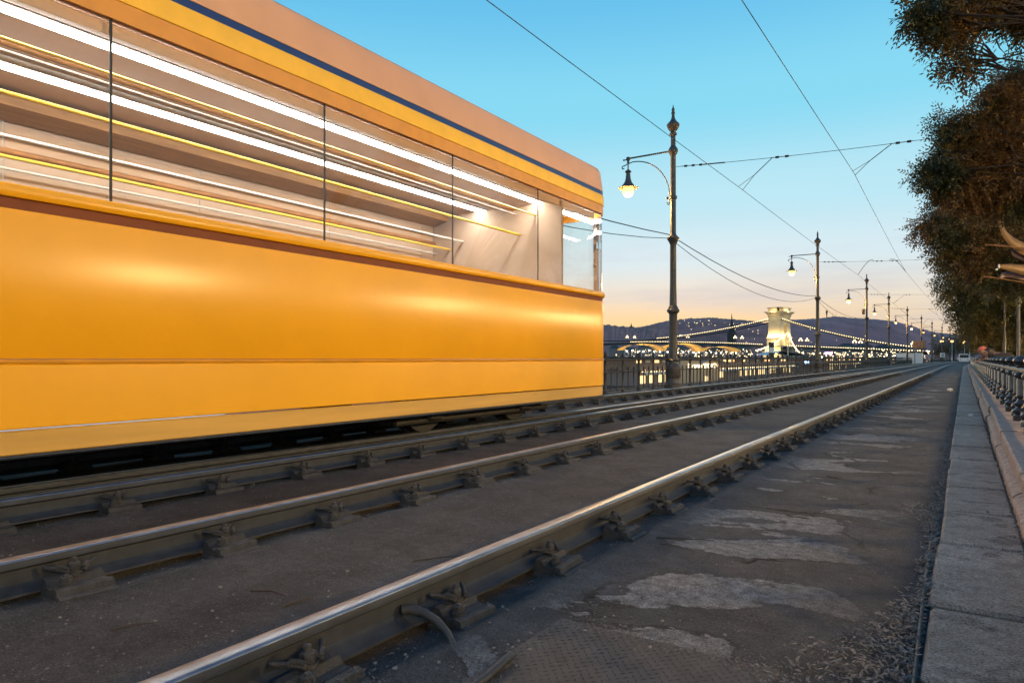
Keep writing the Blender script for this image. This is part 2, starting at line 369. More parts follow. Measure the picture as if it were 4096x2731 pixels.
bpy.data.objects.remove(bpy.data.objects['quay_wall']); tag(b.build('quay_wall', M['concrete']), kind='structure')
b = MB().add([(-2500,-600,-5.2),(-26.9,-600,-5.2),(-26.9,460,-5.2),(300,1900,-5.2),(300,4500,-5.2),(-2500,4500,-5.2)], [(0,1,2,3,4,5)]); tag(b.build('river', M['water']), kind='structure')
b = MB().add([(-433,-600,-3),(-433,567,-3),(-300,1100,-3),(-150,1700,-3),(200,1900,-3),(200,6000,-3),(-7000,6000,-3),(-7000,-600,-3)], [tuple(range(8))]); tag(b.build('far_bank', M['wall']), kind='structure')

def hill(name, ridge, Z, depth, m, amp, seed):
    "a wooded ridge: height profile given as photo pixels at depth Z, rounded front and back slopes"
    pts = []
    x0, x1 = ridge[0][0], ridge[-1][0]
    step = 3.2 if Z < 2600 else 4
    k = 0; n = int((x1-x0)/step)
    for i in range(n+1):
        x = x0+(x1-x0)*i/n
        while k < len(ridge)-2 and ridge[k+1][0] < x: k += 1
        a, c = ridge[k], ridge[k+1]; f = (x-a[0])/(c[0]-a[0]); f = f*f*(3-2*f)*.5+f*.5
        pts.append((x, a[1]+(c[1]-a[1])*f))
    rows = 15; vs = []; fs = []
    for j in range(rows):
        u = j/(rows-1)                      # 0 front foot, 0.7 ridge, 1 back
        s = math.sin(min(1, u/.7)*PI/2)**1.2 if u <= .7 else 1-.6*(u-.7)/.3
        for (x, y) in pts:
            d = Z + depth*(u-.7)
            base = W(x, HOR, Z); dirv = Vector((base.x, base.y, 0)).normalized(); p = base+dirv*(depth*(u-.7))
            h = (HOR-y)/F*Z*s
            bump = amp*(noise.noise(Vector((x*.07, j*.9, seed)))+.7*noise.noise(Vector((x*.23, j*1.9, seed+5))))*(.25+.75*s) if 0 < u < 1 else 0
            vs.append((p.x, p.y, -3+max(0, h+3+bump)))
    nx = len(pts)
    fs = [(j*nx+i, j*nx+i+1, (j+1)*nx+i+1, (j+1)*nx+i) for j in range(rows-1) for i in range(nx-1)]
    return tag(MB().add(vs, fs).build(name, m, smooth=50), kind='structure')
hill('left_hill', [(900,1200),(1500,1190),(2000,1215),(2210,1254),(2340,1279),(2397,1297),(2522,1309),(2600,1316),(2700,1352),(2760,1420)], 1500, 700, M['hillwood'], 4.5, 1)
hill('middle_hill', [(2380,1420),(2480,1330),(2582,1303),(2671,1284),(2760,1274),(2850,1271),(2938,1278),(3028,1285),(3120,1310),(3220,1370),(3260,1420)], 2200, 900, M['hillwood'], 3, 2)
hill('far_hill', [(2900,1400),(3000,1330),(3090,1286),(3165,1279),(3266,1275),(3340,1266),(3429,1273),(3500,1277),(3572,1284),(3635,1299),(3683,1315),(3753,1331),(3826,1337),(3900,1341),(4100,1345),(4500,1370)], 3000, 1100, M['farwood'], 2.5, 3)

# pavement strip of concrete slabs along the railing
b = MB(); y = .4; k = 0
while y < 120:
    l = [.95, 1.0, .72, 1.05, .9][k % 5]
    dz = random.uniform(-.012, .008)
    o = curve(y)
    b.bbox((.07+o+random.uniform(-.008,.008), y+l/2, -.014+dz), (.36, l-.03, .09), .014, random.uniform(-.006,.006)); y += l; k += 1
tag(b.build('pavement', M['concrete'], smooth=40), kind='structure')
b = MB()
for i, y in enumerate(frange(-20, 400, 10)): b.add([(.86+curve(y), y, .1), (24+curve(y), y, .1)], [])
n_ = len(b.v)//2; b.f = [(2*i, 2*i+1, 2*i+3, 2*i+2) for i in range(n_-1)]
tag(b.build('promenade', M['pavement']), kind='structure')

# granite plinth carrying the right-hand railing
pl = thing('stone_plinth', (.55, 0, 0), 'low pinkish granite plinth with moulded foot under the cast iron railing', 'plinth')
prof = [(.265,-.05),(.265,.085),(.285,.105),(.315,.12),(.325,.14),(.305,.15),(.305,.235),(.32,.25),(.86,.25),(.86,-.05)]
b = MB(); y = -2.0; k = 0
while y < 130:
    l = [1.5,1.3,1.65,1.4][k % 4]; g = .008; dx = random.uniform(-.012,.012); dz = random.uniform(-.006,.006)
    if k == 9: dx += .025
    path = [((curve(yy)+dx, yy), (1, 0)) for yy in (y+g, y+l-g)]
    b.sweep([(o, z+(dz if z > 0 else 0)) for o, z in prof], path); y += l; k += 1
b.build('granite_blocks', M['granite'], pl, smooth=35)

# ------------------------------------------------------------------ rails
def track_path(l, t0=-6, t1=230):
    ts = [t0]+frange(0, 80, 40)+frange(86, t1, 6)
    return [((-l+curve(t), t), (1, 0)) for t in ts]
def rail(l, label, t0=-6):
    z0 = RT-.14
    root = thing('tram_rail', (-l, t0, z0), label, 'rail', 'tram rails')
    prof = [(-.065,z0),(.065,z0),(.065,z0+.011),(.022,z0+.026),(.0085,z0+.04),(.0085,z0+.094),(.033,z0+.104),(.0355,z0+.108),(.0355,z0+.132),(.032,z0+.1385),
            (-.032,z0+.1385),(-.0355,z0+.132),(-.0355,z0+.108),(-.033,z0+.104),(-.0085,z0+.094),(-.0085,z0+.04),(-.022,z0+.026),(-.065,z0+.011)]
    MB().sweep(prof, track_path(l, t0)).build('rail_body', M['steel'], root, smooth=30)
    top = [(.0355,z0+.1335),(.0325,z0+.1388),(.026,z0+.1415),(-.026,z0+.1415),(-.0325,z0+.1388),(-.0355,z0+.1335)]
    MB().sweep([(o, z+.0012) for o, z in top], track_path(l, t0)).build('running_surface', M['shine'], root, smooth=50)
    return root
rail(RAILS[0], 'nearest steel rail with bright worn top sweeping across the foreground')
rail(RAILS[1], 'second steel rail from the camera, inner rail of the empty track')
rail(RAILS[2], 'steel rail right below the tram skirt, lined with clamps')
rail(RAILS[3], 'steel rail close behind its twin, under the near tram wheels')
rail(RAILS[4], 'farthest steel rail, under the far tram wheels beside the river fence')

# rail clamps: base plate, spring clip, bolts
fz = -.012
proto = thing('rail_clamp', (0,0,0), 'x', 'rail clamp', 'x')
b = MB()
pr = [(.062,fz-.03),(.235,fz-.03),(.235,fz+.022),(.222,fz+.03),(.208,fz+.03),(.2,fz+.052),(.172,fz+.056),(.16,fz+.046),(.118,fz+.05),(.104,fz+.074),(.075,fz+.078),(.062,fz+.05)]
b.sweep(pr, [((0,-.105),(1,0)),((0,.105),(1,0))]); b.bbox((.15,0,fz-.01),(.2,.235,.05),.008)
b.build('base_plate', M['iron'], proto, smooth=30)
def hexbolt(x, y, z, r, h, stud):
    b = MB(); b.lathe([(r*1.5,z),(r*1.5,z+.006),(r*1.35,z+.007),(r*1.35,z+.013),(r*1.5,z+.014),(r*1.5,z+.02)], (x,y,0), 14)
    b.lathe([(r*1.12,z+.02),(r*1.12,z+.02+h*.9),(r*.95,z+.02+h)], (x,y,0), 6); b.lathe([(r*.55,z+.02+h),(r*.55,z+.02+h+stud),(r*.4,z+.023+h+stud)], (x,y,0), 10); return b
hexbolt(.088,.0,fz+.072,.021,.03,.016).build('clamp_bolt', M['iron'], proto, smooth=30)
hexbolt(.15,-.052,fz+.046,.02,.022,.004).build('anchor_screw', M['iron'], proto, smooth=30)
for sgn in (1, -1):
    pts = []
    for i in range(19):
        a = -PI*.35 + i/18*PI*1.75
        pts.append((.078+.032*math.cos(a+PI*.5)*1.15, sgn*(.058+.034*math.sin(a)), fz+.088+.022*math.sin(i/18*PI)+(.012 if i < 4 else 0)))
    MB().tube(pts, .0085, 7).build('spring_clip', M['iron'], proto, smooth=60)
kids = {o.name: [c for c in bpy.data.objects if c.parent == o] for o in bpy.data.objects}
ordn = ['first','second','third','fourth','fifth','sixth','seventh','eighth']
used = False
for l, t0, sp, n, nm, where in ((1.68,.63,.697,64,'nearest rail','nearest rail'), (3.185,.67,.7,64,'second rail','second rail from the camera'),
                         (4.57,.8,.72,60,'rail below the tram skirt','rail right below the tram skirt'), (6.52,1.4,.72,58,'farthest rail','farthest rail by the river fence')):
    vis = 0
    for k in range(n):
        t = t0+k*sp+random.uniform(-.012,.012); loc = (-l+curve(t), t, 0)
        if not used: o = proto; o.location = loc; used = True
        else: o = copy_tree(proto, loc, None, kids)
        o.rotation_euler = (random.uniform(-.02,.02), random.uniform(-.03,.03), random.uniform(-.06,.06)); o.scale = (random.uniform(.94,1.06), random.uniform(.92,1.1), random.uniform(.9,1.08)); o['category'] = 'rail clamp'
        dx = 3857-F*l/(CS*(t*CS+l*SN))
        if dx > 30: vis += 1
        if 0 < vis <= 8: o['label'] = f'dark bolted clamp on the {nm}, {ordn[vis-1]} from its near end'
        elif vis == 0: o['label'] = f'dark bolted clamp on the {nm}, before the left picture edge'
        else: o['label'] = f'small dark clamp far along the {nm}, past its first eight'
        o['group'] = f'clamps along the {where}'

# ------------------------------------------------------------------ tram
TX0, TX1, TY0, TY1 = -6.94, -4.56, -7.0, 9.72      # far side, near side, rear (behind the camera), leading end
tram = thing('tram', (-5.75, 1.5, 0), 'yellow tram with long lit windows and thin blue stripe below its pale roof', 'tram')
def planpath(x0=TX0, x1=TX1, y0=TY0, y1=TY1, r=.42, n=8):
    "outline of the tram in plan with outward normals, rounded corners"
    out = []
    for cx, cy, a0 in ((x1-r, y1-r, 0), (x0+r, y1-r, PI/2), (x0+r, y0+r, PI), (x1-r, y0+r, 1.5*PI)):
        for i in range(n+1):
            a = a0+PI/2*i/n; out.append(((cx+r*math.cos(a), cy+r*math.sin(a)), (math.cos(a), math.sin(a))))
    return out+[out[0]]
PP = planpath()
def band(name, prof, m, parent=tram, smooth=40):
    b = MB(); b.sweep(prof, PP, closed_prof=True, caps=False); return b.build(name, m, parent, smooth=smooth)
def pband(z0, z1, o=0, th=.03, bev=.006): return [(o-th,z0),(o-bev,z0),(o,z0+bev),(o,z1-bev),(o-bev,z1),(o-th,z1)]
band('skirt_panel', pband(.405,.545,-.012), M['skirt'])
band('skirt_edge', [(-.03,.385),(.0,.385),(.004,.392),(.0,.404),(-.03,.404)], M['steel'])
band('lower_side_panel', [(-.03,.556),(-.004,.556),(.002,.562),(.002,.925),(-.004,.931),(-.03,.931)], M['yellow'])
band('rub_strip', [(-.03,.934),(.006,.934),(.012,.942),(.012,.952),(.006,.958),(-.03,.958)], M['orange'])
band('upper_side_panel', [(-.03,.962),(-.004,.962),(.0,.968),(.0,1.815),(-.004,1.825),(-.03,1.825)], M['yellow'])
band('sill_stripe', [(-.03,1.828),(-.012,1.828),(-.012,1.888),(-.03,1.888)], M['sill'])
band('sill_ledge', [(-.03,1.89),(.012,1.892),(.026,1.91),(.026,1.94),(.01,1.968),(-.03,1.975)], M['yellow'])
band('window_head', [(-.03,3.15),(-.006,3.15),(-.004,3.275),(-.03,3.275)], M['orange'])
band('cornice_panel', [(-.03,3.278),(.0,3.278),(.006,3.29),(.0,3.43),(-.03,3.43)], M['brightyellow'])
band('blue_stripe', [(-.03,3.433),(-.006,3.433),(-.012,3.495),(-.03,3.495)], M['blue'])
band('roof_fairing', [(-.06,3.498),(-.008,3.498),(-.02,3.6),(-.05,3.8),(-.075,3.84),(-.11,3.86),(-.13,3.86),(-.13,3.6)], M['peach'])
PPi = planpath(TX0+.1, TX1-.1, TY0+.1, TY1-.1, .35)
b = MB(); n_ = len(PPi)-1; b.add([(x, y, 3.858) for (x, y), _ in PPi[:-1]], [tuple(range(n_))]); b.build('roof', M['peach'], tram)
b = MB(); b.add([(x, y, .88) for (x, y), _ in PPi[:-1]]+[(x, y, .94) for (x, y), _ in PPi[:-1]], [tuple(range(n_)), tuple(range(2*n_-1, n_-1, -1))]); b.build('floor', M['under'], tram)
# ceiling with coved sides
b = MB(); b.sweep([(-5.75+1.14,3.14),(-5.75+1.0,3.2),(-5.75-1.0,3.2),(-5.75-1.14,3.14),(-5.75-1.14,3.24),(-5.75+1.14,3.24)], [((0,TY0+.2),(1,0)),((0,TY1-.25),(1,0))]); b.build('ceiling', M['cream'], tram)
b = MB(); b.sweep([(-6.86,3.0),(-6.6,3.06),(-6.58,3.14),(-6.86,3.13)], [((0,TY0+.3),(1,0)),((0,TY1-.5),(1,0))]); b.build('cove_panel', M['wood'], tram)
b = MB(); b.sweep([(-4.63,3.06),(-4.78,3.1),(-4.82,3.14),(-4.63,3.14)], [((0,TY0+.3),(1,0)),((0,TY1-.5),(1,0))]); b.build('cove_panel', M['cream'], tram)
for x, w in ((-4.995,.05), (-5.98,.055)):
    y = TY0+.6
    while y < TY1-1.0:
        b = MB(); b.sweep([(x-w,3.17),(x-w*.8,3.135),(x,3.122),(x+w*.8,3.135),(x+w,3.17)], [((0,y),(1,0)),((0,y+1.62),(1,0))]); b.build('ceiling_light', M['tubelight'], tram, smooth=50); y += 1.64
    b = MB(); b.box(x-w-.025, x-w-.004, TY0+.5, TY1-.6, 3.15, 3.199); b.box(x+w+.004, x+w+.025, TY0+.5, TY1-.6, 3.15, 3.199); b.build('light_trim', M['white'], tram)
for x, z, r, m in ((-5.28,2.72,.017,'handrail'), (-5.02,2.97,.012,'handrail'), (-6.3,2.72,.014,'white'), (-6.55,2.62,.017,'handrail'), (-6.8,2.58,.012,'white'), (-6.85,2.74,.03,'railbrown'), (-6.83,2.87,.012,'white'), (-5.4,3.1,.03,'railbrown'), (-5.34,3.02,.008,'white'), (-5.5,3.14,.02,'wood')):
    MB().tube([(x,TY0+.5,z),(x,TY1-.9,z)], r, 8).build('handrail', M[m], tram, smooth=60)
MB().box(-4.64,-4.62,TY0+.4,TY1-.5,1.0,1.93).box(-6.88,-6.86,TY0+.4,TY1-.5,1.0,1.93).build('inner_lining', M['cream'], tram)
MB().box(-6.9,-4.6,TY1-1.55,TY1-1.5,.95,3.13).build('cab_partition', M['infill'], tram)
y_ = TY0+.45
while y_ < TY1-1.6:
    MB().box(TX0+.05, TX0+.056, y_, y_+1.8, 1.98, 3.02).build('sky_blocker', M['infill'], tram); y_ += 1.806  # added panels cover the far windows, shutting out the bright sky
# panes: side windows with slim rubber joints, windscreen
def pane(p0, p1, nrm, z0=1.972, z1=3.152):
    b = MB(); (x0,y0),(x1,y1) = p0, p1
    b.add([(x0,y0,z0),(x1,y1,z0),(x1,y1,z1),(x0,y0,z1)], [(0,1,2,3)]); return b.build('window', M['glass'], tram)
y = TY0+.42; ws = (TY1-.42-(TY0+.42))/9
for k in range(9):
    for x in (TX1-.022, TX0+.022): pane((x,y+.009),(x,y+ws-.009),1)
    if k:
        for x, s in ((TX1-.03,1), (TX0+.03,-1)): MB().box(x-.004, x+.004, y-.008, y+.008, 1.975, 3.148).build('window_joint', M['rubber'], tram)
    y += ws
for i0, i1 in ((0,9),(9,18),(18,27),(27,36)):
    b = MB(); seg = PP[i0:i0+9]; b.sweep([(-.022,1.972),(-.022,3.152)], seg, closed_prof=False, caps=False); b.build('corner_window', M['glass'], tram, smooth=60)
for yy, s in ((TY1-.022,1),(TY0+.022,-1)):
    b = MB(); b.add([(TX0+.44,yy,1.972),(TX1-.44,yy,1.972),(TX1-.44,yy,3.152),(TX0+.44,yy,3.152)], [(0,1,2,3)]); b.build('windscreen', M['glass'], tram)
for x in (TX0+.5, TX1-.5):
    b = MB(); b.ball((x,TY1+.0,1.2), .1, 16, 8, (1,.3,1)); b.build('tail_lamp', M['redlamp'], tram, smooth=60)
b = MB(); b.bbox((-5.75,TY1+.05,.72),(1.6,.14,.14),.03); b.build('bumper', M['black'], tram, smooth=40)
for yc in (6.6, -3.6):
    bo = MB(); bo.bbox((-4.86,yc,.5),(.1,2.5,.2),.03); bo.bbox((-6.62,yc,.5),(.1,2.5,.2),.03); bo.bbox((-5.75,yc,.52),(1.7,.5,.2),.03); bo.bbox((-4.84,yc,.33),(.07,2.8,.13),.02); [bo.bbox((-4.8,yc+q,.4),(.12,.26,.22),.03) for q in (-.9,.9)]; bo.tube([(-4.8,yc-1.5,.3),(-4.8,yc+1.5,.3)], .03, 8)
    bog = bo.build('bogie', M['under'], tram, smooth=40)
    for yy in (yc-.9, yc+.9):
        for x in (-4.99, -6.51):
            b = MB(); pts = [(x-.065,yy,.16+.34),(x+.065,yy,.5)]; b.tube(pts, [.34,.34], 28)
            b.tube([(x-.1 if x<-5.7 else x-.065-.03,yy,.5),(x-.04 if x<-5.7 else x-.06,yy,.5)], [.365,.365], 28) if x > -5.7 else b.tube([(x+.065,yy,.5),(x+.095,yy,.5)], [.365,.365], 28)
            b.build('wheel', M['under'], bog, smooth=40)
MB().box(-6.6,-4.9,TY0+.3,TY1-.6,.62,.87).build('underframe', M['under'], tram)

# ------------------------------------------------------------------ river-side lamp posts
def glow(name, loc, power, col, r=.2, parent=None):
    li = bpy.data.lights.new(name, 'POINT'); li.energy = power; li.color = col; li.shadow_soft_size = r
    o = bpy.data.objects.new(name, li); link(o); o.location = loc
    if parent: o.parent = parent
    return o
LAMPCOL = (1, .6, .18)
def make_lamp():
    root = thing('street_lamp', (0,0,0), 'x', 'street lamp', 'lamp posts along the river fence')
    b = MB(); b.lathe([(.3,0),(.3,.12),(.25,.16),(.22,.3),(.24,.34),(.24,.7),(.18,.78),(.17,.86),(.2,.9),(.15,.95),(.14,1.3),(.13,2.4),(.14,2.44),(.16,2.46),(.2,2.5),(.205,2.56),(.17,2.6),(.15,2.66),(.12,2.7),
                       (.105,3.4),(.1,4.7),(.115,4.74),(.14,4.8),(.19,4.87),(.2,4.93),(.15,4.98),(.11,5.02),(.092,5.1),(.09,6.2)], n=20)
    b.lathe([(.09,6.2),(.125,6.22),(.13,6.3),(.09,6.33),(.085,7.62),(.11,7.68),(.155,7.76),(.155,7.84),(.11,7.92),(.08,7.96),(.075,8.3)], n=20); b.build('pole', M['post'], root, smooth=35)
    MB().lathe([(.075,8.3),(.12,8.32),(.125,8.37),(.08,8.4),(.09,8.44),(.15,8.5),(.2,8.6),(.21,8.66),(.19,8.69),(.12,8.76),(.07,8.84),(.05,8.92),(.045,9.0),(.06,9.02),(.06,9.06),(.04,9.1),(.055,9.15),(.035,9.2),(.012,9.26),(.016,9.29),(.006,9.31)], n=16).build('finial', M['post'], root, smooth=35)
    b = MB(); b.tube([(0,0,7.8),(-1.58,0,7.8)], .028, 10); b.bbox((-1.6,0,7.79),(.12,.1,.13),.02); b.tube([(-1.66,0,7.77),(-1.74,0,7.77)], .02, 8); b.ball((-1.76,0,7.77), .032); b.lathe([(.05,7.66),(.03,7.72)], (-1.6,0,0), 10); b.build('arm', M['post'], root, smooth=45)
    pts = [(-.13*math.cos(0)-.0,0,6.2)]
    pts = [(-.11+.0,0,6.26)]+[(-.12-1.3*(1-math.cos(a)) , 0, 6.3+1.36*math.sin(a)) for a in [PI/2*i/16 for i in range(1,17)]]+[(-1.62,0,7.62),(-1.74,0,7.57)]+[(-1.78+.045*math.cos(a),0,7.52+.05*math.sin(a)) for a in [PI/2+.5*i for i in range(9)]]
    b = MB(); b.tube(pts, .018, 8); b.tube([(-.12,0,6.3),(-.13,0,6.18)]+[(-.17+.04*math.cos(a),0,6.1+.05*math.sin(a)) for a in [.3-.6*i for i in range(8)]], .018, 8); b.ball((-.2,0,6.27), .045); b.build('scroll_brace', M['post'], root, smooth=45)
    lan = MB().tube([(-1.6,0,7.74),(-1.6,0,7.4)], .022, 8).lathe([(.03,7.43),(.1,7.37),(.11,7.34),(.07,7.31),(.075,7.25),(.09,7.1),(.13,6.98),(.21,6.88),(.23,6.84),(.34,6.8),(.335,6.785),(.2,6.8)], (-1.6,0,0), 20).build('lantern_hood', M['post'], root, smooth=40)
    MB().lathe([(.17,6.84),(.19,6.78),(.19,6.66),(.16,6.56),(.1,6.5),(.02,6.48)], (-1.6,0,0), 18).build('globe', M['globe'], lan, smooth=60)
    return root
lamp = make_lamp()
kids = {o.name: [c for c in bpy.data.objects if c.parent == o] for o in bpy.data.objects}
POLES = [21.7, 48.3, 75.3, 98, 125, 151.7, 175.6, 201, 223, 240]
plab = ['tall iron lamp post with lit hanging lantern, largest one beside the tram end', 'iron lamp post with lit lantern standing just right of the bridge tower',
        'iron lamp post with lit lantern and small brown box on its pole', 'slim lamp post with lit lantern right after the one carrying a box',
        'far lamp post standing just left of the brown board', 'far lamp post just right behind the brown board', 'far lamp post, first one past the brown board',
        'far lamp post, second one past the brown board', 'tiny lamp post, third one past the brown board', 'farthest tiny lamp post before the tree row']
LAMPS = []
for i, t in enumerate(POLES):
    loc = (-8+curve(t), t, 0)
    if i == 0: o = lamp; o.location = loc
    else: o = copy_tree(lamp, loc, None, kids)
    o['label'] = plab[i]; LAMPS.append(o); WLOC[o.name] = Vector(loc)
    if i < 6: glow('lamp_light', (-1.6,0,6.62), 1000, (1,.52,.12), .15, o).location = (-1.6,0,6.28)
p3 = LAMPS[2]; x3 = -8+curve(75.3)
bx = MB().bbox((x3-.28,75.2,5.55),(.26,.12,.55),.02); bx.tube([(x3,75.3,5.7),(x3-.2,75.22,5.7)], .02, 6); bx.build('sign_box', M['brownboard'], p3, smooth=40)
# fast second row of park lamps far ahead (twin small lamps near the tree row)
for i, (px, py, Z, lb) in enumerate(((3767,1365,230,'small far street light between the last lamp posts'), (3808,1365,250,'small far street light left of the tree row'), (3858,1369,210,'small far street light closest to the tree row'), (3879,1360,180,'pale far pole with twin lights beside the leaning people'))):
    p = W(px, py, Z); r = thing('street_light', (p.x, p.y, 0), lb, 'street light', 'small street lights far ahead')
    b = MB(); b.lathe([(.14,0),(.1,.3),(.07,1),(.06,p.z)], (p.x,p.y,0), 10); b.build('pole', M['white'], r, smooth=40)
    b = MB(); b.ball(p, .55, 10, 7, (1,1,.7)); b.build('globe', M['globe'], r, smooth=60)

# ------------------------------------------------------------------ overhead wires
def sagline(a, c, s, n=14): return [Vector(a).lerp(Vector(c), i/n)-Vector((0,0,s*4*(i/n)*(1-i/n))) for i in range(n+1)]
CWZ = CZ+5.3
def contact(ls, label):
    ts = [-12]+POLES[:8]; b = MB(); pts = []
    for i, t in enumerate(ts): pts.append((-ls[i % len(ls)]+curve(t), t, CWZ))
    full = []
    for i in range(len(pts)-1): full += sagline(pts[i], pts[i+1], .05, 6)[:-1]
    full.append(Vector(pts[-1])); b.tube(full, .0075, 6); tag(b.build('contact_wire', M['wire'], origin=pts[0]), label, 'overhead wire', 'contact wires'); return pts
near = contact([2.9,2.63,2.98,2.5,2.8], 'single overhead wire running down the sky above the empty track')
far = contact([5.88,5.82,5.63,5.7,5.8], 'overhead wire above the tram passing behind the big lamp post')
def insulator(b, a, c, n=3):
    a, c = Vector(a), Vector(c)
    for i in range(n):
        p = a.lerp(c, (i+.5)/n); q = a.lerp(c, (i+.9)/n); b.tube([p, p.lerp(q,.05), q.lerp(p,.05), q], [.012,.035,.035,.012], 8)
    b.tube([a, c], .012, 5)
for i, t in enumerate(POLES[:7]):
    x0 = -8+curve(t); z0 = 7.26
    nxt = ['big lamp post','second lamp post','third lamp post','fourth lamp post','fifth lamp post','sixth lamp post','seventh lamp post'][i]
    r = thing('span_wire', (x0, t, z0), f'thin cross wire with insulators stretched from the {nxt} to the trees', 'span wire', 'span wires over the tracks')
    b = MB(); E = Vector((3.2+curve(t), t, 6.9)); S = Vector((x0+.1, t, z0)); b.tube(sagline(S, E, .12, 16), .008, 6); b.build('wire', M['wire'], r)
    b = MB(); lin = lambda x: (S.lerp(E, (x-S.x)/(E.x-S.x))-Vector((0,0,.12*4*((x-S.x)/(E.x-S.x))*(1-(x-S.x)/(E.x-S.x)))))
    insulator(b, lin(x0+.25), lin(x0+1.0)); b.tube([lin(x0+1.0), lin(x0+1.7)], .02, 6); b.build('insulator', M['insul'], r)
    for wi, wires in enumerate((far, near)):
        cw = Vector(wires[i+1]); side = 1 if i % 2 == 0 else -1
        if i in (1, 4) :
            hp = lin(cw.x+(.9 if wi == 0 else -.9)); b = MB(); b.tube([hp, hp.lerp(cw, .1)+Vector((0,0,.18))]+[hp.lerp(cw, f)+Vector((0,0,.3*math.sin(PI*(.3+f*.7)))) for f in (.3,.5,.7,.9)]+[cw], .016, 6); insulator(b, hp, lin(hp.x+.5), 2)
        else:
            hp = lin(cw.x+.95*side); q = hp.lerp(cw, .55); b = MB(); b.tube([hp, q], .012, 6); b.tube([q, cw+Vector((0,.25,0))], .008, 6); b.tube([q, cw-Vector((0,.25,0))], .008, 6); insulator(b, lin(hp.x-.05), lin(hp.x+.5), 2)
        b.build('hanger', M['insul'], r)
for k, (dz, sg, lb) in enumerate(((0,.55,'upper black feeder cable sagging between lamp post collars'), (-.12,.95,'lower black feeder cable sagging between lamp post collars'))):
    ts = [-5]+POLES[:7]; pts = []
    for i in range(len(ts)-1): pts += sagline((-8.12+curve(ts[i]), ts[i], 5.05+dz), (-8.12+curve(ts[i+1]), ts[i+1], 5.05+dz), sg, 12)[:-1]
    tag(MB().tube(pts, .015-.004*k, 6).build('feeder_cable', M['wire'], origin=pts[0]), lb, 'cable', 'feeder cables')

# ------------------------------------------------------------------ river fence
fen = thing('iron_fence', (-8.15, 20, 0), 'black two tier iron fence along the river side of the tracks', 'fence')
path = [((-8.15+curve(t), t), (1,0)) for t in [-6]+frange(0,80,40)+frange(86,235,8)]
for z, h, nm in ((.955,.045,'top_rail'), (.6,.035,'middle_rail'), (.1,.035,'bottom_rail')):
    MB().sweep([(-.03,z-h),(.03,z-h),(.036,z-h*.4),(.03,z),(-.03,z),(-.036,z-h*.4)], path).build(nm, M['fence'], fen)
def fence_post(big):
    k = 1.4 if big else 1.0; b = MB()
    b.lathe([(.05*k,0),(.05*k,.1),(.032*k,.14),(.03*k,.55),(.042*k,.57),(.042*k,.62),(.03*k,.64),(.028*k,.88),(.04*k,.9),(.048*k,.96),(.03*k,.985),(.022*k,1.0),(.045*k,1.03),(.05*k,1.06),(.035*k,1.1),(.012*k,1.14),(.004,1.17)], n=8); return b
def picket():
    return MB().lathe([(.03,.05),(.03,.1),(.021,.12),(.021,.57),(.03,.59),(.033,.63),(.018,.65),(.034,.67),(.018,.71),(.003,.74)], n=6)
tA, tB = fence_post(True), fence_post(False); meshes = {}
cnt = {'post':0,'thin_post':0,'picket':0}
def inst(nm, mb, x, y, par):
    if nm not in meshes:
        o = mb.build(nm, M['fence'], par, smooth=40); meshes[nm] = o.data
        me = o.data; me.transform(Matrix.Translation(WLOC[par.name])); o.location = Vector((x,y,0))-WLOC[par.name]
    else:
        o = bpy.data.objects.new(nm, meshes[nm]); link(o); o.parent = par; o.location = Vector((x,y,0))-WLOC[par.name]
    return o
restF = MB(); restP = MB()
t = 10.0; k = 0
while t < 225:
    x = -8.15+curve(t); nm = 'post' if k % 2 == 0 else 'thin_post'
    if cnt[nm] < 48: inst(nm, tA if k % 2 == 0 else tB, x, t, fen); cnt[nm] += 1
    else: restF.lathe([(.045,0),(.03,.14),(.03,.9),(.045,.95),(.02,1.0),(.045,1.06),(.004,1.17)], (x,t,0), 5)
    for q in (.33, .67):
        tt = t+q*1.15
        if cnt['picket'] < 98: inst('picket', picket(), -8.15+curve(tt), tt, fen); cnt['picket'] += 1
        elif t < 150: restP.lathe([(.018,.05),(.015,.6),(.02,.67),(.003,.74)], (-8.15+curve(tt),tt,0), 4)
    t += 1.15; k += 1
tag(restF.build('far_post', M['fence'], fen), kind='stuff'); tag(restP.build('far_picket', M['fence'], fen), kind='stuff')

# ------------------------------------------------------------------ right-hand cast iron railing
rr = thing('cast_iron_railing', (.55, 10, .25), 'grey cast iron railing with ball topped balusters on the granite plinth', 'railing')
path = [((.55+curve(t), t), (1,0)) for t in [-3]+frange(0,80,40)+frange(86,130,8)]
MB().sweep([(-.035,.8),(.035,.8),(.045,.82),(.045,.845),(.03,.86),(-.03,.86),(-.045,.845),(-.045,.82)], path).build('top_rail', M['rail_iron'], rr)
MB().sweep([(-.02,.33),(.02,.33),(.025,.35),(.02,.37),(-.02,.37),(-.025,.35)], path).build('bottom_rail', M['rail_iron'], rr)
def balu(k):
    return MB().lathe([(.062*k,.25),(.062*k,.31),(.05*k,.325),(.06*k,.345),(.066*k,.37),(.05*k,.395),(.034*k,.41),(.052*k,.43),(.056*k,.45),(.04*k,.475),(.03*k,.5),(.034*k,.515),(.044*k,.535),(.036*k,.555),(.036*k,.72),(.03*k,.735),(.05*k,.75),(.055*k,.775),(.045*k,.8),(.03*k,.82)], n=14)
def knob(k): return MB().lathe([(.03*k,.855),(.045*k,.87),(.03*k,.885),(.052*k,.905),(.062*k,.935),(.056*k,.965),(.036*k,.985),(.01,.995)], n=14)
mesh2 = {}
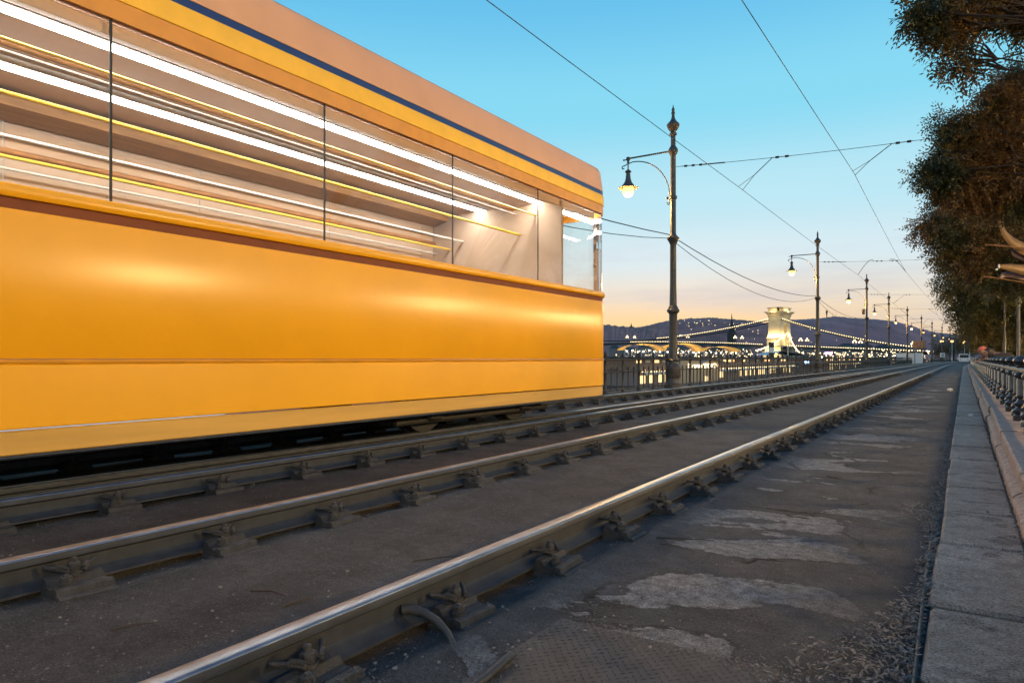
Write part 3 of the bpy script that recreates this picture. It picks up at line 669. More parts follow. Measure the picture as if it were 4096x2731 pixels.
def inst2(nm, mb, x, y, par, m):
    if nm not in mesh2:
        o = mb.build(nm, m, par, smooth=40); mesh2[nm] = o.data
        o.data.transform(Matrix.Translation(WLOC['%s' % rr.name])); o.location = Vector((x,y,0))-WLOC[rr.name]
    else:
        o = bpy.data.objects.new(nm, mesh2[nm]); link(o); o.parent = par
        o.location = (Vector((x,y,0))-WLOC[rr.name]) if par == rr else Vector((0,0,0))
    return o
t = 9.7-.85*10; k = 0
while t < 80:
    x = .55
    if k % 2 == 0:
        o = inst2('baluster', balu(1.4), x, t, rr, M['rail_iron'])
        kb = inst2('ball_knob', knob(1.45), x, t, rr, M['rail_iron'])
    else: inst2('slim_baluster', balu(1.0), x, t, rr, M['rail_iron'])
    t += .85; k += 1

# ------------------------------------------------------------------ trees
def leaf_cloud(name, clumps, nleaf, size, m, parent, seed=1, droop=.5, dens_edge=.75):
    rng = np.random.default_rng(seed); vol = np.array([c[1]**2.2 for c in clumps]); vol = vol/vol.sum()
    V = []; per = 11; ntw = nleaf//per
    off = WLOC[parent.name]
    cs = np.array([list(c[0]) for c in clumps]); rs = np.array([c[1] for c in clumps])
    idx = rng.choice(len(clumps), ntw, p=vol)
    d = rng.normal(size=(ntw,3)); d /= np.linalg.norm(d, axis=1)[:,None]
    rad = rng.random(ntw)**(.42)
    # lumpy radius so outlines are uneven
    lump = 1+.28*np.sin(d[:,0]*5+idx*1.7)*np.cos(d[:,1]*4+idx)+.22*np.sin(d[:,2]*7+idx*2.3)
    p = cs[idx]+d*(rad*rs[idx]*lump)[:,None]*np.array([1,1,.85])
    ax = d*.7+rng.normal(size=(ntw,3))*.5; ax[:,2] -= droop; ax /= np.linalg.norm(ax, axis=1)[:,None]
    up = rng.normal(size=(ntw,3)); s = np.cross(ax, up); s /= np.linalg.norm(s, axis=1)[:,None]; nn_ = np.cross(s, ax)
    out = []
    tl = size*4.2
    for j in range(per):
        f = (j//2)/((per-1)/2); sg = 1 if j % 2 else -1
        if j == per-1: ang = 0
        else: ang = sg*(.95+rng.normal(size=ntw)*.15)
        base = p+ax*(tl*f)[:,None] if isinstance(f, np.ndarray) else p+ax*(tl*f)
        dr = ax*np.cos(ang)[:,None]+s*np.sin(ang)[:,None] if j != per-1 else ax
        dr = dr+rng.normal(size=(ntw,3))*.18; dr[:,2] -= .25*droop; dr /= np.linalg.norm(dr, axis=1)[:,None]
        wv = np.cross(dr, nn_+rng.normal(size=(ntw,3))*.35); wv /= np.linalg.norm(wv, axis=1)[:,None]
        L_ = size*(.75+.5*rng.random(ntw))[:,None]; w_ = L_*.19
        out.append(np.stack([base, base+dr*L_*.45+wv*w_, base+dr*L_, base+dr*L_*.45-wv*w_], axis=1))
    V = np.concatenate(out).reshape(-1,3)-np.array(off); nq = len(V)//4
    me = bpy.data.meshes.new(name); me.vertices.add(len(V)); me.vertices.foreach_set('co', V.astype(np.float32).ravel())
    me.loops.add(len(V)); me.loops.foreach_set('vertex_index', np.arange(len(V), dtype=np.int32))
    me.polygons.add(nq); me.polygons.foreach_set('loop_start', np.arange(0, len(V), 4, dtype=np.int32)); me.polygons.foreach_set('loop_total', np.full(nq, 4, dtype=np.int32))
    me.update(calc_edges=True); me.validate(); me.materials.append(m)
    o = bpy.data.objects.new(name, me); link(o); o.parent = parent; return o
def tree(base, clumps, nleaf, size, label, m, trunk_r=.2, seed=1, fork=2.6, twigs=()):
    base = Vector(base); r = thing('broadleaf_tree', base, label, 'tree', 'trees over the promenade')
    cs = [(W(px, py, Z), rad/F*Z) for px, py, Z, rad in clumps]
    b = MB(); fk = base+Vector((-.1,.1,fork)); b.tube([base, base+Vector((.02,0,.25)), base.lerp(fk,.5)+Vector((.05,-.04,0)), fk], [trunk_r*1.35, trunk_r, trunk_r*.9, trunk_r*.8], 10)
    rnd = random.Random(seed)
    for c, rad in cs:
        mid = fk.lerp(c, .5)+Vector((rnd.uniform(.1,.5), rnd.uniform(.8,1.6)*min(1, rad*1.6), rnd.uniform(.5,1.2)*min(1, (c-fk).length*.3)))
        b.tube([fk, fk.lerp(mid,.5)+Vector((0,0,.06)), mid, mid.lerp(c,.6), c], [trunk_r*.2, trunk_r*.1, trunk_r*.06, .01, .004], 6)
        for q in range(4):
            e = c+Vector((rnd.uniform(-1,1), rnd.uniform(-1,1), rnd.uniform(-.9,.7)))*rad*.9
            b.tube([mid.lerp(c,.7), (mid.lerp(c,.7)).lerp(e,.5)+Vector((0,0,.05)), e], [.014,.009,.003], 5)
    for tw in twigs:
        b.tube([W(*q) for q in tw], [.011]+[.007]*(len(tw)-2)+[.003], 5)
    b.build('trunk', M['bark'], r, smooth=60)
    leaf_cloud('crown', cs, nleaf, size, m, r, seed)
    return r
Za = 8.5
tw = [[(4040,-40,Za),(3960,70,Za),(3905,60,Za),(3895,150,Za),(3885,210,Za),(3920,260,Za)], [(3900,60,Za),(3915,130,Za),(3935,175,Za),(3985,160,Za),(4040,120,Za)], [(3935,175,Za),(3920,215,Za),(3930,245,Za)],
      [(3985,160,Za),(4000,195,Za),(4020,215,Za)], [(3890,150,Za),(3888,190,Za),(3905,240,Za),(3890,330,Za),(3878,365,Za),(3888,405,Za)], [(3940,180,Za),(3960,200,Za),(3975,230,Za)]]
tree((2.4, 9.0, .1), [(3700,40,Za,62),(3770,40,Za,80),(3850,20,Za,80),(3745,110,Za,58),(3800,130,Za,62),(3830,210,Za,58),(3850,275,Za,48),(3810,285,Za,26),(3940,30,Za,60),(4030,30,Za,62),(4095,120,Za,34),(4090,20,Za,80),(3900,-40,Za,80),(3660,55,Za,24),(4180,60,Za,90),(4150,-40,Za,90)], 21000, .062,
     'nearest tree with brown leafy branches hanging in the top right corner', M['leaf'], .2, 3, 2.4, tw)
Zb = 13
tree((2.6, 14.6, .1), [(4080,300,Zb,60),(4025,345,Zb,62),(4080,400,Zb,100),(3985,400,Zb,55),(4010,470,Zb,90),(3935,505,Zb,65),(3850,505,Zb,58),(3780,500,Zb,46),(3870,570,Zb,80),(4070,560,Zb,120),(3980,610,Zb,120),(3890,660,Zb,85),(3800,640,Zb,70),(3740,690,Zb,55),(3680,698,Zb,30),(4050,720,Zb,130),(3850,740,Zb,90),(3950,760,Zb,110),(3780,745,Zb,50),(4180,420,Zb,110),(4180,620,Zb,120),(4180,800,Zb,120)], 140000, .066,
     'dense dark tree right of centre sky, its crown bulging left below the top branches', M['leaf'], .24, 5, 2.6)
Zc = 20
tree((2.9, 22.5, .1), [(3860,830,Zc,90),(3770,850,Zc,60),(3720,905,Zc,55),(3680,920,Zc,28),(3790,930,Zc,85),(3900,920,Zc,110),(4010,880,Zc,130),(4080,950,Zc,120),(3860,1010,Zc,90),(3960,1040,Zc,110),(4060,1080,Zc,120),(3790,1010,Zc,50),(4180,1000,Zc,130),(4180,850,Zc,120),(3960,820,Zc,90)], 80000, .09,
     'broad orange lit tree crown behind the metal flower sculpture', M['leaf'], .26, 7, 2.8)
Zd = 31
tree((3.6, 35, .1), [(3800,1080,Zd,55),(3840,1110,Zd,70),(3800,1160,Zd,36),(3870,1190,Zd,80),(3930,1130,Zd,90),(4020,1150,Zd,110),(4090,1180,Zd,100),(3890,1260,Zd,62),(3960,1250,Zd,90),(4050,1270,Zd,110),(3920,1310,Zd,55)], 42000, .13,
     'dark tree crown just above the two leaning people', M['leafgreen'], .28, 9, 3)
Ze = 52
tree((4.6, 60, .1), [(3880,1300,Ze,34),(3915,1345,Ze,36),(3960,1340,Ze,50),(4020,1340,Ze,60),(4085,1340,Ze,60),(3990,1380,Ze,35),(4050,1385,Ze,40),(3895,1365,Ze,22)], 22000, .2,
     'farthest tree of the row, yellow green above the railing', M['leafgreen'], .3, 11, 3.4)
# background trees across the promenade
for i, (x, y, lb) in enumerate(((11, 38, 'green tree across the promenade, behind the railing at the right edge'), (9.5, 75, 'green tree across the promenade, behind the leaning people'))):
    base = Vector((x, y, .1)); r = thing('broadleaf_tree', base, lb, 'tree', 'trees over the promenade')
    b = MB(); b.tube([base, base+Vector((0,0,2.2)), base+Vector((.2,.1,4))], [.3,.22,.12], 8); b.build('trunk', M['bark'], r, smooth=60)
    rnd = random.Random(i+40); cl = [(base+Vector((rnd.uniform(-4,4), rnd.uniform(-6,6), rnd.uniform(1.6,6.5))), rnd.uniform(1.3,2.2)) for _ in range(16)]
    leaf_cloud('crown', cl, 12000, .2, M['leafgreen'], r, 20+i)
# far tree row where the line bends
for i, (px, py, Z, rad, lb) in enumerate(((3770,1385,300,38,'far brown tree left of the last lamp posts'), (3815,1380,290,40,'far brown tree behind the last street lights'), (3862,1385,280,36,'far brown tree beside the end of the tree row'))):
    c = W(px, py, Z); base = Vector((c.x, c.y, 0)); r = thing('broadleaf_tree', base, lb, 'tree', 'far trees at the bend')
    MB().tube([base, Vector((c.x, c.y, c.z))], [.4,.2], 8).build('trunk', M['bark'], r)
    rnd = random.Random(60+i); R_ = rad/F*Z; cl = [(c+Vector((rnd.uniform(-1,1)*R_*.7, rnd.uniform(-1,1)*R_*.7, rnd.uniform(-.8,.8)*R_)), R_*rnd.uniform(.35,.55)) for _ in range(12)]
    leaf_cloud('crown', cl, 4000, .5, M['leaf'], r, 70+i)

# promenade lamps among the trees (their orange light falls on the leaves and on the tram's paint)
for k in range(6):
    y = -2.2+10.5*k; x = 7.0
    r = thing('promenade_lamp', (x, y, .1), 'small promenade lamp post with lit orange globe among the trees', 'lamp', 'promenade lamps')
    MB().lathe([(.12,.1),(.12,.3),(.06,.4),(.05,3.2),(.1,3.28)], (x,y,0), 12).build('pole', M['post'], r, smooth=40)
    MB().ball((x,y,3.55), .26, 14, 10).build('globe', M['parkglobe'], r, smooth=60)

# ------------------------------------------------------------------ bridge over the river
BT = Vector((-106, 493, 0)); BA = Vector((.975, -.223, 0)).normalized(); BQ = Vector((-BA.y, BA.x, 0))
def BL(u, v, z): return BT+BA*u+BQ*v+Vector((0,0,z))
bridge = thing('chain_bridge', BT, 'floodlit stone chain bridge with strings of bulbs, beyond the lamp posts', 'bridge')
def bmap(b): b.v = [tuple(BL(*v)) for v in b.v]; return b
def chain_z(u):
    if u >= 0: f = (u-4.4)/(88-4.4); return 27.3+(6.6-27.3)*f-10*f*(1-f)
    return 15.2+12.1*((u+125)/120.6)**2
def deck_z(u): return 9.6+(u/-125)*4.2*(2-u/-125) if u < 0 else 9.6-u/88*4.6
def tower(u0):
    tw_ = MB()
    outl = [(-7.2,15.4),(-7.2,19),(-7.2,24),(-7.2,29),(7.2,29),(7.2,24),(7.2,19),(7.2,15.4),(2.3,15.4),(2.3,21.5)]+[(2.3*math.cos(a),21.5+3.2*math.sin(a)) for a in [PI/8*i for i in range(1,8)]]+[(-2.3,21.5),(-2.3,15.4)]
    def bat(u, v, z): k = 1+.09*max(0,(24-z)/9)**2; return (u0+u*k, v*(k if abs(v) > 3 else 1), z)
    n_ = len(outl); tw_.add([bat(-4.3,v,z) for v, z in outl]+[bat(4.3,v,z) for v, z in outl], [(i,(i+1)%n_,n_+(i+1)%n_,n_+i) for i in range(n_)]+[tuple(range(n_)), tuple(range(2*n_-1,n_-1,-1))])
    t = bmap(tw_).build('tower', M['tower'], bridge)
    b = MB()
    for s in (-1,1): b.box(u0-5,u0+5,s*5.2-2.9,s*5.2+2.9,9.5,14.7)
    for z in (10.6,11.8,13.0): b.box(u0-5.05,u0+5.05,-8.15,-2.25,z,z+.9); b.box(u0-5.05,u0+5.05,2.25,8.15,z,z+.9)
    for s in (-1,1): b.box(u0-5.4,u0+5.4,s*5.3-3.2,s*5.3+3.2,14.7,15.4)
    bmap(b).build('tower_base', M['tower'], t)
    b = MB()
    for i, (du, dv, z0, z1) in enumerate(((4.5,7.4,29,29.7),(4.7,7.6,29.7,30.9),(5.1,8,30.9,31.4),(5.6,8.5,31.4,31.9),(6.1,9.0,31.9,32.4),(6.6,9.5,32.4,32.8))): b.box(u0-du,u0+du,-dv,dv,z0,z1-.002)
    for k in range(9): b.box(u0-4.6+k*1.05,u0-4.1+k*1.05,-8.0,-7.61,30.0,30.88)
    for k in range(15): b.box(u0+4.71,u0+5.05,-7.4+k*1.02,-6.9+k*1.02,30.0,30.88)
    bmap(b).build('cornice', M['tower'], t)
    b = MB(); b.box(u0-4.6,u0+1.6,-7.0,7.0,32.8,35.2); b.box(u0+2.6,u0+4.6,-5.6,7.0,32.8,35.2); bmap(b).build('attic', M['tower'], t)
    b = MB(); b.add([(u0-5.2,-7.8,35.2),(u0+5.2,-7.8,35.2),(u0+5.2,7.8,35.2),(u0-5.2,7.8,35.2),(u0-5.2,-7.8,35.5),(u0+5.2,-7.8,35.5),(u0+5.2,7.8,35.5),(u0-5.2,7.8,35.5),(u0,0,36.3)], [(3,2,1,0),(0,1,5,4),(1,2,6,5),(2,3,7,6),(3,0,4,7),(4,5,8),(5,6,8),(6,7,8),(7,4,8)]); bmap(b).build('roof', M['roof'], t)
    b = MB(); b.box(u0-6.5,u0+6.5,-11,11,-6,4.2); b.box(u0-7,u0+7,-11.6,11.6,4.2,4.7); b.box(u0-5.5,u0+5.5,-10,10,4.7,8.4); b.box(u0-6.2,u0+6.2,-10.6,10.6,8.4,9.0)
    for k in (-3.6,0,3.6): b.ball((u0+k,-10.0,4.7), 1.5, 12, 6, (1,.35,1.5))
    bmap(b).build('pier', M['tower'], t)
    return t
t1 = tower(0); tower(-250)
for k in range(5): glow('floodlight', (0,0,0), 1300, (1,.72,.28), .25, bridge).location = BL(-3.6+k*1.8,-8.7,16.0)-BT
for u, v, z, e in ((6.4,-4.8,16,900),(6.4,4.8,16,900),(0,-11,33.4,700),(7.2,0,33.3,700),(8,0,11,900),(-3,-12.5,5.2,900),(3,-12.5,5.2,900),(0,-10.5,10.2,800)): glow('floodlight', (0,0,0), e*2.6, (1,.74,.32), .4, bridge).location = BL(u,v,z)-BT
for v in (-6.2, 6.2):
    for us in ([4.4+83.6*i/24 for i in range(25)], [-4.4-241.2*i/60 for i in range(61)]):
        bmap(MB().tube([(u,v,chain_z(u)) for u in us], .42, 6)).build('chain', M['fence'], bridge, smooth=60)
b = MB(); us = [-285+i*12.5 for i in range(31)]
for i in range(len(us)-1):
    a, c = us[i], us[i+1]; b.add([(a,-7,deck_z(a)-1.6),(c,-7,deck_z(c)-1.6),(c,-7,deck_z(c)),(a,-7,deck_z(a)),(a,7,deck_z(a)-1.6),(c,7,deck_z(c)-1.6),(c,7,deck_z(c)),(a,7,deck_z(a))], [(0,1,2,3),(7,6,5,4),(3,2,6,7),(4,5,1,0)])
bmap(b).build('deck', M['fence'], bridge)
b = MB()
for i in range(62):
    u = -120+i*3.4
    if abs(u) > 7 and u < 84:
        for v in (-6.2,6.2): b.tube([(u,v,deck_z(u)),(u,v,chain_z(u))], .035, 4, False)
tag(bmap(b).build('hanger_rods', M['fence'], bridge), kind='stuff')
bulbme = bmap(MB().ball((0,0,0), .26, 8, 6)); bulbme = MB().ball((0,0,0), .26, 8, 6)
bo = bulbme.build('light_bulb', M['bulb'], None, smooth=60); bmesh_ = bo.data; bpy.data.objects.remove(bo)
nb = 0; rest = MB()
seq = [(u, -6.7, chain_z(u)+.75) for u in frange(5.5,86,1.42)]+[(u, -6.7, chain_z(u)+.75) for u in frange(-95,-5.2,1.42)][::-1]+[(u, -7.2, deck_z(u)+.45) for u in frange(9,95,1.5)]+[(u, -7.2, deck_z(u)+.45) for u in frange(-120,-9,1.5)]
for u, v, z in seq:
    p = BL(u, v, z)
    if nb < 100: o = bpy.data.objects.new('light_bulb', bmesh_); link(o); o.parent = bridge; o.location = p-BT; nb += 1
    else: rest.ball(p, .26, 6, 4)
tag(rest.build('far_bulb', M['bulb'], bridge), kind='stuff')
for u in (-125,-75,-30,17,51,84):
    for v in (-5.2, 4.8):
        z = deck_z(u); b = MB(); b.tube([(u,v,z),(u,v,z+5.2)], [.16,.09], 6); b.tube([(u-.9,v,z+4.2),(u+.9,v,z+4.2)], .07, 6); lp = bmap(b).build('lantern_post', M['post'], bridge)
        bmap(MB().ball((u,v,z+5.4), .5, 8, 6).ball((u-.9,v,z+4.3), .45, 8, 6).ball((u+.9,v,z+4.3), .45, 8, 6)).build('globes', M['bulb'], lp, smooth=60)

# ------------------------------------------------------------------ floating restaurants on the river edge
def boat(y0, y1, label, seed, zoff=0, xo=0):
    rnd = random.Random(seed); x1 = -26.5+curve((y0+y1)/2)+xo; x0 = x1-11
    r = thing('restaurant_boat', ((x0+x1)/2, (y0+y1)/2, -5.2), label, 'boat', 'floating restaurants along the quay')
    b = MB(); pts = [(x0+1,y0),(x1-1,y0),(x1,y0+2.5),(x1,y1-5),(x1-4,y1),(x0+4,y1),(x0,y1-5),(x0,y0+2.5)]
    n_ = 8; b.add([(x*1.0,y,-5.4) for x, y in pts]+[(x,y,-1.75) for x, y in pts], [(i,(i+1)%8,8+(i+1)%8,8+i) for i in range(8)]+[tuple(range(8)), tuple(range(15,7,-1))]); b.build('hull', M['hull'], r)
    MB().box(x0+.6,x1-.4,y0+2.6,y1-5,-1.75,-.2).build('lower_deckhouse', M['wall'], r)
    MB().box(x0+.3,x1-.1,y0+2.2,y1-4.6,-.2,.42).build('side_band', M['boatbrown'], r)
    MB().box(x0+.8,x1-.7,y0+2.8,y1-5.4,.42,1.0).build('upper_deckhouse', M['wall'], r)
    MB().box(x0,x1+.1,y0+2,y1-4.4,1.0,1.12).build('roof', M['roof'], r)
    y = y0+3.2; k = 0
    while y < y1-8:
        w = 1.5
        MB().box(x1-.39,x1-.36,y,y+w,-1.55,-.75).build('window', M['warmwin'] if rnd.random() < .7 else M['wall'], r)
        MB().box(x1-.69,x1-.66,y,y+w*.8,.5,.92).build('window', rnd.choice([M['warmwin'],M['warmwin'],M['orangewin'],M['canvas'],M['wall']]), r); y += 2.1+rnd.random()*.8; k += 1
    b = MB(); y = y0+3
    while y < y1-5: b.add([(x1-.05,y,-.42),(x1-.05,y+1.25,-.42)]+[(x1+.35,y+.62+.62*math.cos(a),-.45-.3*math.sin(a)) for a in [PI/6*i for i in range(7)]], [tuple(range(9))]); y += 1.4
    b.build('awning', M['canvas'], r)
    b = MB(); y = y0+3
    while y < y1-5: b.ball((x1+.05,y,-.32+rnd.uniform(-.05,.05)), .09, 6, 4); y += .75
    tag(b.build('deck_lights', M['bulb'], r), kind='stuff')
    return r, x0, x1
M['orangewin'] = emit('amber window', (1,.4,.1), 1.6)
M['canvaslit'] = M['canvas']
bt, bx0, bx1 = boat(60, 142, 'long floating restaurant with lit windows behind the fence, left of the bridge tower', 1)
boat(156, 215, 'floating restaurant with scattered lights behind the fence, right of the bridge tower', 2)
boat(232, 300, 'farthest floating restaurant, below the bridge deck lights', 3)
# funnel and light garlands of the near boat
c = W(3085.5, 1433, 112)
b = MB().tube([(c.x,c.y,1.1),(c.x,c.y,1.9)], .42, 16); fu = b.build('funnel', M['black'], bt, smooth=40)
MB().tube([(c.x,c.y,1.9),(c.x,c.y,2.75)], .43, 16).build('funnel_band', M['white'], fu, smooth=40)
MB().tube([(c.x,c.y,2.75),(c.x,c.y,3.6)], [.42,.44], 16).build('funnel_top', M['black'], fu, smooth=40)
mtop = W(3152, 1330, 118); MB().tube([(mtop.x,mtop.y,1.1), tuple(mtop)], [.09,.05], 8).build('mast', M['white'], bt, smooth=60)
for e, n_ in ((W(3022,1402,108), 26), (W(3198,1409,122), 20)):
    b = MB().tube([mtop.lerp(e, i/10)-Vector((0,0,.5*4*(i/10)*(1-i/10))) for i in range(11)], .012, 4); g = b.build('garland', M['wire'], bt)
    b = MB()
    for i in range(n_): f = (i+.5)/n_; b.ball(mtop.lerp(e, f)-Vector((0,0,.5*4*f*(1-f))), .1, 6, 4)
    tag(b.build('garland_bulbs', M['bulb'], g), kind='stuff')
# marquees with warm light inside, on the roof of the near boat
def tentmat():
    m = bpy.data.materials.new('lit canvas'); m.use_nodes = True; t = m.node_tree; t.nodes.clear(); lk = t.links.new
    o = t.nodes.new('ShaderNodeOutputMaterial'); mx = t.nodes.new('ShaderNodeMixShader'); mx.inputs[0].default_value = .55
    d = t.nodes.new('ShaderNodeBsdfDiffuse'); tl = t.nodes.new('ShaderNodeBsdfTranslucent')
    n = t.nodes.new('ShaderNodeTexNoise'); n.inputs['Scale'].default_value = .8; r = t.nodes.new('ShaderNodeMapRange'); r.inputs[3].default_value = .55; r.inputs[4].default_value = .8; lk(n.outputs[0], r.inputs[0])
    c = t.nodes.new('ShaderNodeCombineColor'); lk(r.outputs[0], c.inputs[0]); c.inputs[1].default_value = .46; c.inputs[2].default_value = .18
    lk(c.outputs[0], d.inputs[0]); lk(c.outputs[0], tl.inputs[0]); lk(d.outputs[0], mx.inputs[1]); lk(tl.outputs[0], mx.inputs[2]); lk(mx.outputs[0], o.inputs[0]); return m
M['tent'] = tentmat()
for px0, px1, Z, ztop, lb, pw in ((2500,2660,84,2.75,'glowing arched marquee just right of the tram end', 700), (2665,2815,94,3.05,'glowing arched marquee between the big lamp post and the second one', 800), (2820,2965,106,2.8,'glowing marquee left of the black and white funnel', 700)):
    a, c = W(px0,1433,Z), W(px1,1433,Z); ax = (c-a).normalized(); dp = Vector((-ax.y, ax.x, 0)); w = (c-a).length; mid = (a+c)/2
    r = thing('marquee', (mid.x, mid.y, 1.12), lb, 'marquee', 'glowing marquees')
    prof = [(-w/2,2.0)]+[(-w/2*math.cos(q), 2.0+(ztop-2.0)*math.sin(q)**.9) for q in [PI/12*i for i in range(1,12)]]+[(w/2,2.0)]
    b = MB(); n_ = len(prof)
    def PT(s, d, z): return tuple(Vector((mid.x, mid.y, 0))+ax*s+dp*d+Vector((0,0,z)))
    for d in (0, 2.2, 4.4, 6.6): b.v += [PT(s, d, z) for s, z in prof]
    for j in range(3): b.f += [(j*n_+i, j*n_+i+1, (j+1)*n_+i+1, (j+1)*n_+i) for i in range(n_-1)]
    b.build('canopy', M['tent'], r, smooth=60)
    b = MB()
    for i in range(13):
        s = -w/2+w*i/12; b.tube([PT(s,.05,1.12),PT(s,.05,2.02)], .035, 5)
    b.build('frame', M['white'], r)
    b = MB()
    for i in range(7): s = -w*.42+w*.14*i; b.ball(PT(s,1.0,1.85+.1*math.sin(i*2)), .1, 8, 5)
    tag(b.build('hanging_lamps', M['whitelight'], r), kind='stuff')
    glow('lamp_light', (0,0,0), pw, (1,.62,.2), .5, r).location = dp*3+Vector((0,0,.9))
# entrance pavilion with lit lettering
pc = W(2795, 1455, 60); pax = Vector((CS, SN, 0)); pdp = Vector((-SN, CS, 0))
pav = thing('entrance_pavilion', (pc.x, pc.y, -2.4), 'low pavilion with lit lettering and grey curved awning behind the fence', 'pavilion')
def PV(s, d, z): return tuple(Vector((pc.x, pc.y, 0))+pax*s+pdp*d+Vector((0,0,z)))
def pbox(s0,s1,d0,d1,z0,z1): b = MB(); b.box(s0,s1,d0,d1,z0,z1); b.v = [PV(*v) for v in b.v]; return b
pbox(-1.6,1.75,0,3,-2.4,.78).build('wall', M['pavwall'] if 'pavwall' in M else M['canvas'], pav)
b = MB()
for d in (-.9,3.1): b.v += [PV(s, d, z) for s, z in ((.1,.55),(.4,.72),(.9,.83),(1.5,.83),(2.0,.72),(2.4,.5))]
b.f = [(i,i+1,7+i,6+i) for i in range(5)]; b.build('awning', M['farcanvas'] if 'farcanvas' in M else M['canvas'], pav)
pbox(-1.75,1.8,-.06,3.1,.785,.86).build('roof', M['roof'], pav)
pbox(.55,.8,-.03,-.004,-1.9,-.6).build('lit_door', M['warmwin'], pav)
for txt, s, z, sz in (('S oon', -.95, .14, .56), ('ISOO I', .35, .12, .56)):
    fc = bpy.data.curves.new('lettering', 'FONT'); fc.body = txt; fc.size = sz; fc.extrude = .02; fc.space_character = .92
    fc.materials.append(M['whitesign']); tmp = bpy.data.objects.new('tmp', fc); link(tmp); bpy.context.view_layer.update(); me = bpy.data.meshes.new_from_object(tmp.evaluated_get(bpy.context.evaluated_depsgraph_get())); bpy.data.objects.remove(tmp); o = bpy.data.objects.new('sign_lettering', me); link(o); o.parent = pav
    o.location = Vector(PV(s, -.06, z))-WLOC[pav.name]; o.rotation_euler = (PI/2, 0, TH)
# closed parasol and canopy
pp = W(3070, 1490, 95); r = thing('closed_parasol', (pp.x, pp.y, -2.4), 'white closed parasol standing upright behind the fence', 'parasol')
MB().lathe([(.3,-2.4),(.3,-2.3),(.04,-2.28),(.035,-1.6)], (pp.x,pp.y,0), 12).build('stand', M['white'], r, smooth=40)
MB().lathe([(.04,-1.75),(.27,-1.7),(.3,-1.45),(.22,-1.0),(.13,-.6),(.05,-.3),(.01,-.2)], (pp.x,pp.y,0), 14).build('cover', M['canvas'], r, smooth=50)
a = W(3128,1404,150); c = W(3225,1421,150); r = thing('sail_canopy', ((a.x+c.x)/2,(a.y+c.y)/2,-2.4), 'grey sloping canopy roof right below the bridge tower', 'canopy')
b = MB(); dd = Vector((-SN,CS,0))*9; e = W(3150,1416,150); g = W(3080,1420,150)
b.add([a, c, c+dd, a+dd, g, g+dd], [(0,1,2,3),(0,3,5,4)]); b.build('roof_sheet', M['canvas'], r)
b = MB(); 
for q in (a,c,g,a+dd,c+dd): b.tube([(q.x,q.y,-2.4),tuple(q)], .08, 6)
b.build('frame', M['post'], r)
for i, (px, py, Z, rad) in enumerate(((3112,1487,84,22),(3245,1484,90,26))):
    c = W(px,py,Z); r = thing('bush', (c.x,c.y,-2.4), ['dark bush behind the fence just right of the white parasol','dark bush behind the fence left of the second lamp post'][i], 'bush', 'bushes on the lower quay')
    MB().tube([(c.x,c.y,-2.4),(c.x,c.y,c.z)], [.08,.03], 6).build('trunk', M['bark'], r)
    leaf_cloud('foliage', [(c,rad/F*Z),(c+Vector((.5,.3,-.3)),rad/F*Z*.8),(c+Vector((-.5,-.2,-.35)),rad/F*Z*.8)], 2500, .12, M['leafgreen'], r, 90+i)

# ------------------------------------------------------------------ far bank town
rnd = random.Random(4)
hts = [(2462,40,1392),(2520,60,1398),(2590,50,1388),(2650,46,1395),(2720,60,1390),(2800,54,1386),(2870,50,1394),(2990,40,1388),(3200,56,1391),(3262,44,1386),(3330,64,1389),(3400,50,1384),(3470,60,1388),(3540,54,1392),(3610,60,1394)]
for i, (px, wpx, ytop) in enumerate(hts):
    Z = 700+rnd.uniform(-20,160); c = W(px,1433,Z); w = wpx/F*Z; z1 = CZ+(HOR-ytop)/F*Z; d = rnd.uniform(12,20)
    side = 'left of the tower' if px < 3080 else 'right of the tower'
    r = thing('far_building', (c.x,c.y,-3), f'dim building on the far bank, {["first","second","third","fourth","fifth","sixth","seventh","eighth"][i if px<3080 else i-8]} from the left, {side}', 'building', 'buildings on the far bank')
    def FB(s,dd_,z): return tuple(Vector((c.x,c.y,0))+pax*s+pdp*dd_+Vector((0,0,z)))
    b = MB(); b.box(-w/2,w/2,0,d,-3,z1); b.v = [FB(*v) for v in b.v]; b.build('wall', M['wall'], r)
    b = MB(); h = z1+rnd.uniform(2,4); b.add([(-w/2-.4,-.4,z1),(w/2+.4,-.4,z1),(w/2+.4,d+.4,z1),(-w/2-.4,d+.4,z1),(-w/2+3,d/2,h),(w/2-3,d/2,h)],[(0,1,5,4),(1,2,5),(2,3,4,5),(3,0,4),(3,2,1,0)]); b.v = [FB(*v) for v in b.v]; b.build('roof', M['roof'], r)
    for k in range(rnd.randint(3,6)):
        s = rnd.uniform(-w/2+2,w/2-2); z = rnd.uniform(1,z1-1.5); b = MB(); b.box(s,s+1.1,-.08,-.01,z,z+1.3); b.v = [FB(*v) for v in b.v]; b.build('window', M['warmwin'], r)
c = W(2927,1433,780); r = thing('church', (c.x,c.y,-3), 'dark church with a slender pointed spire against the middle hill', 'church')
zz = lambda y, Z: CZ+(HOR-y)/F*Z
MB().box(c.x-4,c.x+4,c.y-4,c.y+4,-3,zz(1330,780)).build('tower', M['roof'], r); MB().box(c.x-6,c.x+6,c.y+4,c.y+30,-3,zz(1375,780)).build('nave', M['wall'], r)
MB().lathe([(4.2,zz(1330,780)),(2.2,zz(1305,780)),(1.0,zz(1285,780)),(.15,zz(1254,780))], (c.x,c.y,0), 8).build('spire', M['roof'], r)
c = W(2525,1310,1490); r = thing('chapel', (c.x,c.y,c.z-8), 'tiny chapel with pointed spire on the left hill ridge', 'chapel')
